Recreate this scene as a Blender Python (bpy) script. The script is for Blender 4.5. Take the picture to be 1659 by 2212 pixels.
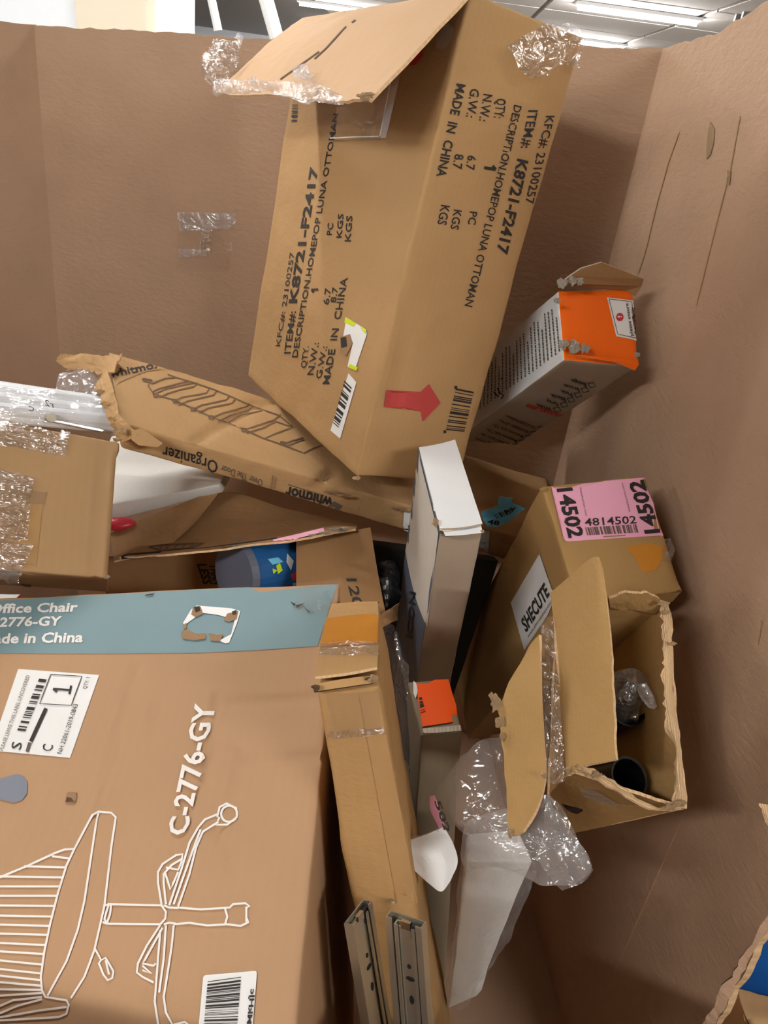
import bpy, bmesh, math, random
import numpy as np
from mathutils import Vector, noise
from mathutils.bvhtree import BVHTree
from mathutils.geometry import tessellate_polygon, delaunay_2d_cdt

random.seed(7)
scene = bpy.context.scene
for o in list(bpy.data.objects):
    bpy.data.objects.remove(o, do_unlink=True)

# ------------------------------------------------------------------ camera, world, exposure
# Positions below are metres measured from the lens; HC is the lens height above the floor.
HC = 1.75
FPX, CX, CY = 1661.0, 829.5, 1106.0
R = np.array([[0.99062187, 0.13663201, 0.0],
              [0.06383251, -0.46280427, 0.88415927],
              [0.12080446, -0.87586751, -0.46718559]])       # columns: lens right, down, forward
FW = R[:, 2]
cam_data = bpy.data.cameras.new('camera')
cam_data.sensor_fit = 'VERTICAL'
cam_data.sensor_height = 36.0
cam_data.lens = 36.0 * FPX / 2212.0
cam_data.clip_start = 0.02
cam = bpy.data.objects.new('camera', cam_data)
scene.collection.objects.link(cam)
from mathutils import Matrix
cam.matrix_world = Matrix(((R[0, 0], -R[0, 1], -R[0, 2], 0), (R[1, 0], -R[1, 1], -R[1, 2], 0),
                           (R[2, 0], -R[2, 1], -R[2, 2], HC), (0, 0, 0, 1)))
scene.camera = cam
world = bpy.data.worlds.new('world')
scene.world = world
world.use_nodes = True
world.node_tree.nodes['Background'].inputs[0].default_value = (0.9, 0.93, 1.0, 1)
world.node_tree.nodes['Background'].inputs[1].default_value = 0.05
vs = scene.view_settings
vs.view_transform = 'Standard'
vs.look = 'None'
vs.gamma = 1.0
vs.use_curve_mapping = False
vs.exposure = 0.0
LAMP_GLOW = 275.0
try:
    scene.cycles.transparent_max_bounces = 24
except Exception:
    pass


# ------------------------------------------------------------------ small maths
def ray(px, py):
    return R @ np.array([(px - CX) / FPX, (py - CY) / FPX, 1.0])


def at(px, py, d):
    return ray(px, py) * d


def w2p(P):
    c = np.asarray(P) @ R
    return np.array([CX + FPX * c[0] / c[2], CY + FPX * c[1] / c[2]])


def vnoise(P, f, s=0.0):
    return noise.noise(Vector((P[0] * f + s, P[1] * f + s * 1.7, P[2] * f - s)))


def srgb(r, g, b):
    def f(c):
        c /= 255.0
        return c / 12.92 if c <= 0.04045 else ((c + 0.055) / 1.055) ** 2.4
    return (f(r), f(g), f(b), 1.0)


# ------------------------------------------------------------------ materials
MATS = {}


def new_mat(name):
    m = bpy.data.materials.new(name)
    m.use_nodes = True
    nt = m.node_tree
    b = nt.nodes['Principled BSDF']
    MATS[name] = m
    return m, nt, b


def plain(name, col, rough=0.6, metal=0.0, spec=0.5, var=0.06, scale=40.0, bump=0.0, emit=None):
    m, nt, b = new_mat(name)
    tc = nt.nodes.new('ShaderNodeTexCoord')
    n = nt.nodes.new('ShaderNodeTexNoise')
    n.inputs['Scale'].default_value = scale
    n.inputs['Detail'].default_value = 4
    nt.links.new(tc.outputs['Object'], n.inputs['Vector'])
    mx = nt.nodes.new('ShaderNodeMix')
    mx.data_type = 'RGBA'
    mx.inputs[6].default_value = tuple(c * (1 - var) for c in col[:3]) + (1,)
    mx.inputs[7].default_value = tuple(min(1, c * (1 + var)) for c in col[:3]) + (1,)
    nt.links.new(n.outputs['Fac'], mx.inputs[0])
    nt.links.new(mx.outputs[2], b.inputs['Base Color'])
    b.inputs['Roughness'].default_value = rough
    b.inputs['Metallic'].default_value = metal
    b.inputs['Specular IOR Level'].default_value = spec
    if bump:
        bp = nt.nodes.new('ShaderNodeBump')
        bp.inputs['Strength'].default_value = bump
        bp.inputs['Distance'].default_value = 0.002
        nt.links.new(n.outputs['Fac'], bp.inputs['Height'])
        nt.links.new(bp.outputs[0], b.inputs['Normal'])
    if emit:
        b.inputs['Emission Color'].default_value = emit[0]
        b.inputs['Emission Strength'].default_value = emit[1]
    return m


def board(name, col, rough=0.8, var=0.10, flute=150.0, flute_amt=0.05, axis=0, bump=0.25, fibre=0.5, spec=0.25, stain=0.0):
    """corrugated kraft board: blotches, fibres, faint flute lines, shallow bumps"""
    m, nt, b = new_mat(name)
    L = nt.links.new
    tc = nt.nodes.new('ShaderNodeTexCoord')
    n1 = nt.nodes.new('ShaderNodeTexNoise')
    n1.inputs['Scale'].default_value = 5.0
    n1.inputs['Detail'].default_value = 5
    L(tc.outputs['Object'], n1.inputs['Vector'])
    n2 = nt.nodes.new('ShaderNodeTexNoise')
    n2.inputs['Scale'].default_value = 260.0
    n2.inputs['Detail'].default_value = 3
    L(tc.outputs['Object'], n2.inputs['Vector'])
    mp = nt.nodes.new('ShaderNodeMapping')
    mp.inputs['Scale'].default_value = (1, 1, 1)
    if axis == 1:
        mp.inputs['Rotation'].default_value = (0, 0, math.pi / 2)
    L(tc.outputs['UV'], mp.inputs['Vector'])
    wv = nt.nodes.new('ShaderNodeTexWave')
    wv.inputs['Scale'].default_value = flute / 6.28
    wv.inputs['Distortion'].default_value = 0.6
    wv.inputs['Detail'].default_value = 1
    L(mp.outputs[0], wv.inputs['Vector'])
    a = nt.nodes.new('ShaderNodeMath'); a.operation = 'MULTIPLY'; a.inputs[1].default_value = flute_amt
    L(wv.outputs['Fac'], a.inputs[0])
    c = nt.nodes.new('ShaderNodeMath'); c.operation = 'MULTIPLY_ADD'; c.inputs[1].default_value = fibre * 0.25
    L(n2.outputs['Fac'], c.inputs[0]); L(a.outputs[0], c.inputs[2])
    d = nt.nodes.new('ShaderNodeMath'); d.operation = 'MULTIPLY_ADD'; d.inputs[1].default_value = 0.9
    L(n1.outputs['Fac'], d.inputs[0]); L(c.outputs[0], d.inputs[2])
    mr = nt.nodes.new('ShaderNodeMapRange')
    mr.inputs[1].default_value = 0.25; mr.inputs[2].default_value = 0.85
    L(d.outputs[0], mr.inputs[0])
    mx = nt.nodes.new('ShaderNodeMix'); mx.data_type = 'RGBA'
    mx.inputs[6].default_value = tuple(k * (1 - var) for k in col[:3]) + (1,)
    mx.inputs[7].default_value = tuple(min(1, k * (1 + var)) for k in col[:3]) + (1,)
    L(mr.outputs[0], mx.inputs[0])
    L(mx.outputs[2], b.inputs['Base Color'])
    b.inputs['Roughness'].default_value = rough
    b.inputs['Specular IOR Level'].default_value = spec
    bp = nt.nodes.new('ShaderNodeBump')
    bp.inputs['Strength'].default_value = bump
    bp.inputs['Distance'].default_value = 0.004
    L(d.outputs[0], bp.inputs['Height'])
    L(bp.outputs[0], b.inputs['Normal'])
    return m


def film(name, tint=(1, 1, 1), clear=0.78, rough=0.12, haze=0.10, scale=55.0, bump=0.8, dist=0.01, streak=None):
    """clear plastic: see-through with glossy crinkles and a little haze"""
    m = bpy.data.materials.new(name)
    m.use_nodes = True
    MATS[name] = m
    nt = m.node_tree
    L = nt.links.new
    for n in list(nt.nodes):
        nt.nodes.remove(n)
    out = nt.nodes.new('ShaderNodeOutputMaterial')
    tr = nt.nodes.new('ShaderNodeBsdfTransparent')
    tr.inputs[0].default_value = tuple(tint) + (1,)
    gl = nt.nodes.new('ShaderNodeBsdfGlossy')
    gl.inputs['Roughness'].default_value = rough
    gl.inputs['Color'].default_value = (1, 1, 1, 1)
    df = nt.nodes.new('ShaderNodeBsdfDiffuse')
    df.inputs[0].default_value = (0.8, 0.8, 0.82, 1)
    tl = nt.nodes.new('ShaderNodeBsdfTranslucent')
    tl.inputs[0].default_value = (0.8, 0.8, 0.82, 1)
    tc = nt.nodes.new('ShaderNodeTexCoord')
    n = nt.nodes.new('ShaderNodeTexNoise')
    n.inputs['Scale'].default_value = scale
    n.inputs['Detail'].default_value = 3
    n.inputs['Distortion'].default_value = 1.2
    if streak:
        mp = nt.nodes.new('ShaderNodeMapping')
        mp.inputs['Rotation'].default_value = streak[0]
        mp.inputs['Scale'].default_value = streak[1]
        L(tc.outputs['Object'], mp.inputs['Vector'])
        L(mp.outputs[0], n.inputs['Vector'])
    else:
        L(tc.outputs['Object'], n.inputs['Vector'])
    bp = nt.nodes.new('ShaderNodeBump')
    bp.inputs['Strength'].default_value = bump
    bp.inputs['Distance'].default_value = dist
    L(n.outputs['Fac'], bp.inputs['Height'])
    L(bp.outputs[0], gl.inputs['Normal'])
    m0 = nt.nodes.new('ShaderNodeMixShader'); m0.inputs[0].default_value = 0.5
    L(df.outputs[0], m0.inputs[1]); L(tl.outputs[0], m0.inputs[2])
    m1 = nt.nodes.new('ShaderNodeMixShader'); m1.inputs[0].default_value = haze / max(1e-3, (1 - clear))
    L(gl.outputs[0], m1.inputs[1]); L(m0.outputs[0], m1.inputs[2])
    m2 = nt.nodes.new('ShaderNodeMixShader'); m2.inputs[0].default_value = clear
    L(m1.outputs[0], m2.inputs[1]); L(tr.outputs[0], m2.inputs[2])
    L(m2.outputs[0], out.inputs[0])
    return m


bm_ = board('bin_board', srgb(177, 146, 120), var=0.10, flute=70, flute_amt=0.02, bump=0.35)


def add_relief(m, scale, strength, dist, stretch=(1, 1, 2.2)):
    nt = m.node_tree
    b = nt.nodes['Principled BSDF']
    tc = nt.nodes.new('ShaderNodeTexCoord')
    mp = nt.nodes.new('ShaderNodeMapping')
    mp.inputs['Scale'].default_value = stretch
    n = nt.nodes.new('ShaderNodeTexNoise')
    n.inputs['Scale'].default_value = scale
    n.inputs['Detail'].default_value = 4
    n.inputs['Roughness'].default_value = 0.6
    bp = nt.nodes.new('ShaderNodeBump')
    bp.inputs['Strength'].default_value = strength
    bp.inputs['Distance'].default_value = dist
    nt.links.new(tc.outputs['Object'], mp.inputs['Vector'])
    nt.links.new(mp.outputs[0], n.inputs['Vector'])
    nt.links.new(n.outputs['Fac'], bp.inputs['Height'])
    old = b.inputs['Normal'].links[0].from_socket
    nt.links.new(old, bp.inputs['Normal'])
    nt.links.new(bp.outputs[0], b.inputs['Normal'])


add_relief(bm_, 42, 0.5, 0.007)
add_relief(board('ottoman_board', srgb(172, 136, 92), var=0.08, flute=190, flute_amt=0.07, axis=0), 11, 0.35, 0.01)
add_relief(board('organizer_board', srgb(180, 144, 100), var=0.08), 14, 0.4, 0.01)
board('chair_board', srgb(178, 142, 108), var=0.06, flute=160, flute_amt=0.05)
add_relief(board('tall_board', srgb(176, 138, 90), var=0.10), 16, 0.4, 0.008)
board('plain_board', srgb(172, 138, 98), var=0.08)
add_relief(board('olive_board', srgb(168, 133, 84), var=0.10, flute=200, flute_amt=0.06), 16, 0.3, 0.008)
board('grey_board', srgb(132, 116, 94), var=0.08)
board('back_board', srgb(146, 110, 72), var=0.10)
board('flap_board', srgb(196, 160, 122), var=0.05)
board('torn_board', srgb(216, 182, 140), var=0.18, rough=0.95, flute=260, flute_amt=0.2, bump=0.8)
board('torn_paper', srgb(206, 196, 180), var=0.18, rough=0.95, flute=200, flute_amt=0.2, bump=0.8)
plain('dark_edge', srgb(84, 62, 44), rough=0.9, var=0.4, scale=120)
plain('black_ink', srgb(40, 34, 30), rough=0.8, var=0.3, scale=300)
plain('grey_ink', srgb(96, 84, 72), rough=0.8, var=0.2, scale=300)
plain('faint_ink', srgb(106, 82, 60), rough=0.8, var=0.15, scale=300)
plain('tan_ink', srgb(150, 118, 84), rough=0.8, var=0.15, scale=300)
plain('white_ink', srgb(236, 232, 226), rough=0.7, var=0.04, scale=200)
plain('red_ink', srgb(178, 62, 58), rough=0.75, var=0.10, scale=60)
plain('white_card', srgb(226, 228, 228), rough=0.45, var=0.03, scale=30)
plain('white_label', srgb(232, 232, 230), rough=0.5, var=0.03, scale=30)
plain('white_worn', srgb(206, 200, 188), rough=0.75, var=0.10, scale=14, bump=0.4)
plain('carton_tan_white', srgb(176, 160, 140), rough=0.7, var=0.06, scale=20)
plain('slate_print', srgb(92, 102, 118), rough=0.45, var=0.08, scale=20)
plain('grey_band', srgb(112, 140, 146), rough=0.62, var=0.04, scale=25)
plain('orange_gloss', srgb(250, 108, 16), rough=0.18, var=0.03, scale=25, bump=0.2)
plain('orange_sticker', srgb(255, 92, 10), rough=0.45, var=0.02, scale=20)
plain('brick_red', srgb(186, 66, 34), rough=0.5, var=0.04)
plain('pink_label', srgb(244, 176, 202), rough=0.45, var=0.02, scale=20)
plain('yellow_print', srgb(206, 226, 30), rough=0.5, var=0.03)
plain('blue_label', srgb(120, 206, 240), rough=0.4, var=0.05)
plain('blue_print', srgb(36, 92, 150), rough=0.4, var=0.15, scale=50)
plain('blue_carton', srgb(34, 104, 190), rough=0.4, var=0.05)
plain('black_plastic', srgb(18, 18, 20), rough=0.35, var=0.2)
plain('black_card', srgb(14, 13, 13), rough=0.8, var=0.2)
plain('navy_card', srgb(30, 36, 48), rough=0.4, var=0.2)
plain('lid_grey', srgb(122, 128, 140), rough=0.5, var=0.03)
plain('lid_grey_shaded', srgb(92, 98, 112), rough=0.5, var=0.03)  # lid grey darkened, the shade inside the carton put into the colour
plain('red_plastic', srgb(200, 50, 66), rough=0.35, var=0.1)
plain('foam_white', srgb(214, 212, 206), rough=0.85, var=0.05, scale=160, bump=0.3)
plain('white_enamel', srgb(232, 236, 240), rough=0.25, var=0.02)
plain('steel', srgb(206, 202, 186), rough=0.24, metal=0.85, var=0.06)
plain('steel_dark', srgb(52, 50, 46), rough=0.4, metal=0.6, var=0.1)
plain('bright_chrome', srgb(225, 228, 230), rough=0.15, metal=1.0, var=0.02)
plain('amber_tape', srgb(196, 130, 44), rough=0.28, var=0.10, scale=30)
plain('clear_wood_tape', srgb(176, 138, 92), rough=0.2, var=0.10, scale=30)
plain('wall_paint', srgb(236, 240, 244), rough=0.7, var=0.01)
plain('pillar_paint', srgb(226, 214, 190), rough=0.7, var=0.01)
plain('ceiling_tile', srgb(226, 220, 214), rough=0.9, var=0.05, scale=60)
plain('ceiling_grid', srgb(150, 144, 140), rough=0.7, var=0.03)
plain('track_dark', srgb(90, 86, 84), rough=0.6, var=0.05)
plain('floor_concrete', srgb(120, 112, 104), rough=0.7, var=0.15, scale=6)
plain('pallet_wood', srgb(150, 116, 78), rough=0.85, var=0.2, scale=30)
plain('lamp_glow', (1, 1, 1, 1), emit=((1.0, 0.98, 0.95, 1), LAMP_GLOW))
plain('lamp_body', srgb(222, 222, 220), rough=0.4)
film('streaky_tape', clear=0.62, rough=0.2, haze=0.04, scale=36, bump=1.0, dist=0.03, streak=((0.3, 0.5, 0.9), (0.22, 1.0, 1.0)))
film('clear_tape', clear=0.68, rough=0.17, haze=0.04, scale=34, bump=1.0, dist=0.03)
film('clear_flat_tape', clear=0.86, rough=0.06, haze=0.03, scale=14, bump=0.25)
film('milky_film', clear=0.56, rough=0.18, haze=0.28, scale=24, bump=0.9, dist=0.02)
film('bag_film', clear=0.72, rough=0.14, haze=0.15, scale=18, bump=0.9, dist=0.02)
film('dark_film', tint=(0.5, 0.55, 0.62), clear=0.70, rough=0.10, haze=0.07, scale=40, bump=0.8)


# ------------------------------------------------------------------ object plumbing
COL = scene.collection
ORG = {}


def link(o):
    COL.objects.link(o)
    return o


def thing(name, label, cat, base, group=None):
    o = link(bpy.data.objects.new(name, None))
    o.empty_display_size = 0.05
    base = np.asarray(base, float)
    o.location = (base[0], base[1], base[2] + HC)
    o['label'] = label
    o['category'] = cat
    if group:
        o['group'] = group
    ORG[o.name] = base
    return o


def mesh_obj(name, verts, faces, mats, parent=None, uvs=None, midx=None, smooth=False, label=None, cat=None, kind=None, group=None, base=None):
    """verts are metres from the lens; stored relative to the thing's own base"""
    V = np.asarray(verts, float)
    if parent is not None:
        org = ORG[parent.name]
    else:
        org = np.asarray(base, float) if base is not None else np.array([V[:, 0].mean(), V[:, 1].mean(), V[:, 2].min()])
    me = bpy.data.meshes.new(name)
    me.from_pydata((V - org).tolist(), [], [tuple(int(i) for i in f) for f in faces])
    if not isinstance(mats, (list, tuple)):
        mats = [mats]
    for k in mats:
        me.materials.append(MATS[k])
    if midx is not None:
        me.polygons.foreach_set('material_index', np.asarray(midx, np.int32))
    if uvs is not None:
        lay = me.uv_layers.new(name='UVMap')
        flat = []
        for p in me.polygons:
            fu = uvs[p.index]
            for q in fu:
                flat.extend(q)
        lay.data.foreach_set('uv', flat)
    else:
        lay = me.uv_layers.new(name='UVMap')
    if smooth:
        me.polygons.foreach_set('use_smooth', np.ones(len(me.polygons), bool))
    me.update()
    o = link(bpy.data.objects.new(name, me))
    ORG[o.name] = org
    if parent is not None:
        o.parent = parent
    else:
        o.location = (org[0], org[1], org[2] + HC)
    if label:
        o['label'] = label
    if cat:
        o['category'] = cat
    if kind:
        o['kind'] = kind
    if group:
        o['group'] = group
    return o


class Body:
    """a surface other pieces can be laid on"""
    def __init__(self, V, F):
        self.bvh = BVHTree.FromPolygons([tuple(v) for v in V], [tuple(f) for f in F])

    def hit(self, px, py, off=0.001):
        d = ray(px, py)
        dn = d / np.linalg.norm(d)
        loc, nor, idx, dist = self.bvh.ray_cast(Vector((0, 0, 0)), Vector(dn))
        if loc is None:
            best = None
            for f in np.linspace(0.6, 2.2, 41):
                h = self.bvh.find_nearest(Vector(d * f))
                if h[0] is not None and (best is None or h[3] < best[3]):
                    best = h
            loc, nor, idx, dist = best
        n = np.array(nor)
        if n @ dn > 0:
            n = -n
        return np.array(loc) + n * off


def interp_params(L, step, r):
    n = max(2, int(round((L - 2 * r) / step)))
    a = [0, r * 0.3, r] + [r + (L - 2 * r) * i / n for i in range(1, n)] + [L - r, L - r * 0.3, L]
    return np.array(a)


def carton(name, C8, mats, parent, r=0.004, step=0.012, amp=0.0012, freq=9.0, seed=1.0, facemat=None, deform=None, skip=()):
    """rounded hexahedron. C8 corners ordered x fastest, then y, then z. faces named x0 x1 y0 y1 z0 z1"""
    C = np.array(C8, float).reshape(2, 2, 2, 3)    # [z][y][x]
    Lx = np.linalg.norm(C[:, :, 1] - C[:, :, 0], axis=-1).mean()
    Ly = np.linalg.norm(C[:, 1] - C[:, 0], axis=-1).mean()
    Lz = np.linalg.norm(C[1] - C[0], axis=-1).mean()
    Ls = np.array([Lx, Ly, Lz])
    A = [interp_params(L, step, r) for L in Ls]
    idx = {}
    V = []

    def vert(i, j, k):
        key = (i, j, k)
        if key in idx:
            return idx[key]
        p = np.array([A[0][i], A[1][j], A[2][k]])
        q = np.clip(p, r, Ls - r)
        dv = p - q
        nn = np.linalg.norm(dv)
        if nn > 0:
            q = q + dv / nn * r
        u = q / Ls
        P = np.zeros(3)
        for c in range(8):
            w = (u[0] if c & 1 else 1 - u[0]) * (u[1] if c >> 1 & 1 else 1 - u[1]) * (u[2] if c >> 2 & 1 else 1 - u[2])
            P += w * C[c >> 2 & 1, c >> 1 & 1, c & 1]
        dn = dv / nn if nn > 0 else np.zeros(3)
        ax = [(C[:, :, 1] - C[:, :, 0]).mean((0, 1)), (C[:, 1] - C[:, 0]).mean((0, 1)), (C[1] - C[0]).mean((0, 1))]
        nw = sum(dn[a] * ax[a] / np.linalg.norm(ax[a]) for a in range(3))
        if amp:
            P = P + nw * amp * (vnoise(P, freq, seed) + 0.5 * vnoise(P, freq * 3.1, seed + 3))
        if deform:
            P = P + deform(P, u, nw)
        idx[key] = len(V)
        V.append(P)
        return idx[key]
    F, UV, MI = [], [], []
    nx, ny, nz = len(A[0]), len(A[1]), len(A[2])
    fm = facemat or {}
    for nm, (a, b, c, side) in {'x0': (1, 2, 0, 0), 'x1': (1, 2, 0, 1), 'y0': (0, 2, 1, 0), 'y1': (0, 2, 1, 1), 'z0': (0, 1, 2, 0), 'z1': (0, 1, 2, 1)}.items():
        if nm in skip:
            continue
        na, nb, nc = len(A[a]), len(A[b]), len(A[c])
        for i in range(na - 1):
            for j in range(nb - 1):
                q = []
                uv = []
                for (di, dj) in ((0, 0), (1, 0), (1, 1), (0, 1)):
                    t = [0, 0, 0]
                    t[a] = i + di
                    t[b] = j + dj
                    t[c] = (nc - 1) if side else 0
                    q.append(vert(*t))
                    uv.append((float(A[a][i + di]), float(A[b][j + dj])))
                flip = (side == 1) == (c == 1)
                if flip:
                    q.reverse(); uv.reverse()
                F.append(q); UV.append(uv); MI.append(fm.get(nm, 0))
    o = mesh_obj(name, V, F, mats, parent, UV, MI, smooth=True)
    return o, Body(V, F)


def catmull(P, k):
    """upsample a (n,3) or (n,m,3) control array along axis 0"""
    P = np.asarray(P, float)
    n = len(P)
    if n == 2:
        return np.stack([P[0] + (P[1] - P[0]) * t for t in np.linspace(0, 1, k + 1)])
    out = []
    for i in range(n - 1):
        p0 = P[max(i - 1, 0)] if i > 0 else 2 * P[0] - P[1]
        p1, p2 = P[i], P[i + 1]
        p3 = P[i + 2] if i + 2 < n else 2 * P[-1] - P[-2]
        for t in np.linspace(0, 1, k, endpoint=False):
            out.append(0.5 * ((2 * p1) + (-p0 + p2) * t + (2 * p0 - 5 * p1 + 4 * p2 - p3) * t * t + (-p0 + 3 * p1 - 3 * p2 + p3) * t ** 3))
    out.append(P[-1])
    return np.array(out)


def sheet(name, ctrl, mats, parent, k=(6, 6), thick=0.004, amp=0.0, freq=20.0, seed=0.0, jag=None, smooth=True, label=None, world_pts=False, **kw):
    """a bent board or film from a grid of control points (px, py, depth). jag: dict side->amount for ragged edges"""
    G = np.array([[np.array(c, float) if world_pts else at(*c) for c in row] for row in ctrl])
    G = catmull(G, k[0])
    G = np.swapaxes(catmull(np.swapaxes(G, 0, 1), k[1]), 0, 1)
    n, m = G.shape[:2]
    du = np.gradient(G, axis=0)
    dv = np.gradient(G, axis=1)
    N = np.cross(du, dv)
    N /= np.linalg.norm(N, axis=-1, keepdims=True) + 1e-12
    if N[n // 2, m // 2] @ G[n // 2, m // 2] > 0:
        N = -N
    if jag:
        for sd, a in jag.items():
            rr = random.Random(seed * 13 + hash(sd) % 7)
            cnt = m if sd in ('r0', 'r1') else n
            val = 0.0
            for t in range(cnt):
                val = 0.55 * val + rr.uniform(-1, 1) * a
                if sd == 'r0':
                    G[0, t] += du[0, t] / (np.linalg.norm(du[0, t]) + 1e-9) * val
                if sd == 'r1':
                    G[-1, t] += du[-1, t] / (np.linalg.norm(du[-1, t]) + 1e-9) * val
                if sd == 'c0':
                    G[t, 0] += dv[t, 0] / (np.linalg.norm(dv[t, 0]) + 1e-9) * val
                if sd == 'c1':
                    G[t, -1] += dv[t, -1] / (np.linalg.norm(dv[t, -1]) + 1e-9) * val
    if amp:
        for i in range(n):
            for j in range(m):
                P = G[i, j]
                G[i, j] = P + N[i, j] * amp * (vnoise(P, freq, seed) + 0.5 * abs(vnoise(P, freq * 2.3, seed + 2)))
    V = [G[i, j] for i in range(n) for j in range(m)]
    F, MI, UV = [], [], []

    def uvq(q):
        return [((t % m) * 0.01, ((t // m) % n) * 0.01) for t in q]
    for i in range(n - 1):
        for j in range(m - 1):
            q = [i * m + j, i * m + j + 1, (i + 1) * m + j + 1, (i + 1) * m + j]
            F.append(q); MI.append(0); UV.append(uvq(q))
    if thick:
        nv = len(V)
        V += [G[i, j] - N[i, j] * thick for i in range(n) for j in range(m)]
        em = 1 if isinstance(mats, (list, tuple)) and len(mats) > 1 else 0
        bm_ = 2 if isinstance(mats, (list, tuple)) and len(mats) > 2 else 0
        for i in range(n - 1):
            for j in range(m - 1):
                q = [nv + i * m + j, nv + (i + 1) * m + j, nv + (i + 1) * m + j + 1, nv + i * m + j + 1]
                F.append(q); MI.append(bm_); UV.append(uvq([t - nv for t in q]))
        ring = [(0, j) for j in range(m)] + [(i, m - 1) for i in range(1, n)] + [(n - 1, j) for j in range(m - 2, -1, -1)] + [(i, 0) for i in range(n - 2, 0, -1)]
        for a in range(len(ring)):
            p, q = ring[a], ring[(a + 1) % len(ring)]
            ia, ib = p[0] * m + p[1], q[0] * m + q[1]
            F.append([ia, ia + nv, ib + nv, ib]); MI.append(em); UV.append([(0, 0), (0, .004), (.01, .004), (.01, 0)])
    o = mesh_obj(name, V, F, mats, parent, UV, MI, smooth=smooth and not thick, label=label, **kw)
    o['_'] = 0
    del o['_']
    return o, Body(V, F)


def slab_poly(name, pts, mats, parent, thick=0.004, label=None, amp=0.0, **kw):
    """flat-ish board with a free outline: pts are (px, py, depth)"""
    P = np.array([at(*p) for p in pts])
    c = P.mean(0)
    n = np.zeros(3)
    for i in range(len(P)):
        n += np.cross(P[i] - c, P[(i + 1) % len(P)] - c)
    n /= np.linalg.norm(n)
    if n @ c > 0:
        n = -n
    tri = tessellate_polygon([[Vector(p) for p in P]])
    N = len(P)
    V = list(P) + list(P - n * thick)
    F = [list(t) for t in tri] + [[t[2] + N, t[1] + N, t[0] + N] for t in tri]
    MI = [0] * len(F)
    em = 1 if isinstance(mats, (list, tuple)) and len(mats) > 1 else 0
    for i in range(N):
        F.append([i, (i + 1) % N, (i + 1) % N + N, i + N]); MI.append(em)
    UV = [[(V[i][0], V[i][2]) for i in f] for f in F]
    o = mesh_obj(name, V, F, mats, parent, UV, MI, label=label, **kw)
    me = o.data
    bm = bmesh.new(); bm.from_mesh(me); bmesh.ops.recalc_face_normals(bm, faces=bm.faces); bm.to_mesh(me); bm.free()
    return o, Body(V, F)


def quad_at(q, u, v):
    (a, b, c, d) = [np.array(p, float) for p in q]     # a top-left, b top-right, c bottom-right, d bottom-left
    return a * (1 - u) * (1 - v) + b * u * (1 - v) + c * u * v + d * (1 - u) * v


def decal(name, body, q, mat, parent, n=(6, 6), off=0.0010, label=None, crinkle=0.0, jag=0.0):
    """thin flat piece (label, tape) lying on a surface; q four outline points"""
    V, F = [], []
    rr = random.Random(len(name) + int(q[0][0]))
    for j in range(n[1] + 1):
        for i in range(n[0] + 1):
            p = quad_at(q, i / n[0], j / n[1])
            if jag and (i in (0, n[0]) or j in (0, n[1])):
                p = p + np.array([rr.uniform(-jag, jag), rr.uniform(-jag, jag)])
            o = off + (crinkle * abs(noise.noise(Vector((p[0] * .05, p[1] * .05, 3.1)))) if crinkle else 0)
            V.append(body.hit(p[0], p[1], o))
    w = n[0] + 1
    for j in range(n[1]):
        for i in range(n[0]):
            F.append([j * w + i, (j + 1) * w + i, (j + 1) * w + i + 1, j * w + i + 1])
    return mesh_obj(name, V, F, mat, parent, smooth=True, label=label)


def rounded_quad(q, r, n=4):
    pts = []
    Q = [np.array(p, float) for p in q]
    for i in range(4):
        p, a, b = Q[i], Q[i - 1], Q[(i + 1) % 4]
        ea, eb = (a - p) / np.linalg.norm(a - p), (b - p) / np.linalg.norm(b - p)
        s, e = p + ea * r, p + eb * r
        for t in np.linspace(0, 1, n + 1):
            pts.append(s * (1 - t) ** 2 + p * 2 * t * (1 - t) + e * t * t)
    return pts


def decal_poly(name, body, pts, mat, parent, off=0.0014, label=None, sub=None):
    """flat piece with a free outline"""
    P2 = [Vector((float(p[0]), float(p[1]))) for p in pts]
    n = len(P2)
    xs, ys = [p.x for p in P2], [p.y for p in P2]
    ext = max(max(xs) - min(xs), max(ys) - min(ys))
    stp = max(5.0, ext / 16)
    grid = []
    if ext > 12:
        y = min(ys) + stp * 0.5
        while y < max(ys):
            x = min(xs) + stp * 0.5
            while x < max(xs):
                ins = False
                for i in range(n):
                    p, q = P2[i], P2[i - 1]
                    if (p.y > y) != (q.y > y) and x < (q.x - p.x) * (y - p.y) / (q.y - p.y) + p.x:
                        ins = not ins
                if ins:
                    grid.append(Vector((x, y)))
                x += stp
            y += stp
    vs_, es_, fs_, *_ = delaunay_2d_cdt(P2 + grid, [(i, (i + 1) % n) for i in range(n)], [], 1, 1e-4)
    V = [body.hit(p[0], p[1], off) for p in vs_]
    return mesh_obj(name, V, [list(f) for f in fs_], mat, parent, label=label)


def ribbons(name, body, lines, w, mat, parent, off=0.0012, label=None, closed=False):
    """drawn strokes: polylines with a width, laid on a surface"""
    V, F = [], []
    for ln in lines:
        L = [np.array(p, float) for p in ln]
        D = [L[0]]
        for a, b in zip(L[:-1], L[1:]):
            k = max(1, int(np.hypot(*(b - a)) / 14))
            for t in range(1, k + 1):
                D.append(a + (b - a) * t / k)
        for i, p in enumerate(D):
            t = D[min(i + 1, len(D) - 1)] - D[max(i - 1, 0)]
            t /= np.hypot(*t) + 1e-9
            nn = np.array([-t[1], t[0]]) * w / 2
            for s in (-1, 1):
                q = p + nn * s
                V.append(body.hit(q[0], q[1], off))
            if i:
                b0 = len(V) - 4
                F.append([b0, b0 + 1, b0 + 3, b0 + 2])
    return mesh_obj(name, V, F, mat, parent, label=label)


TEXT_CACHE = {}


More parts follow.
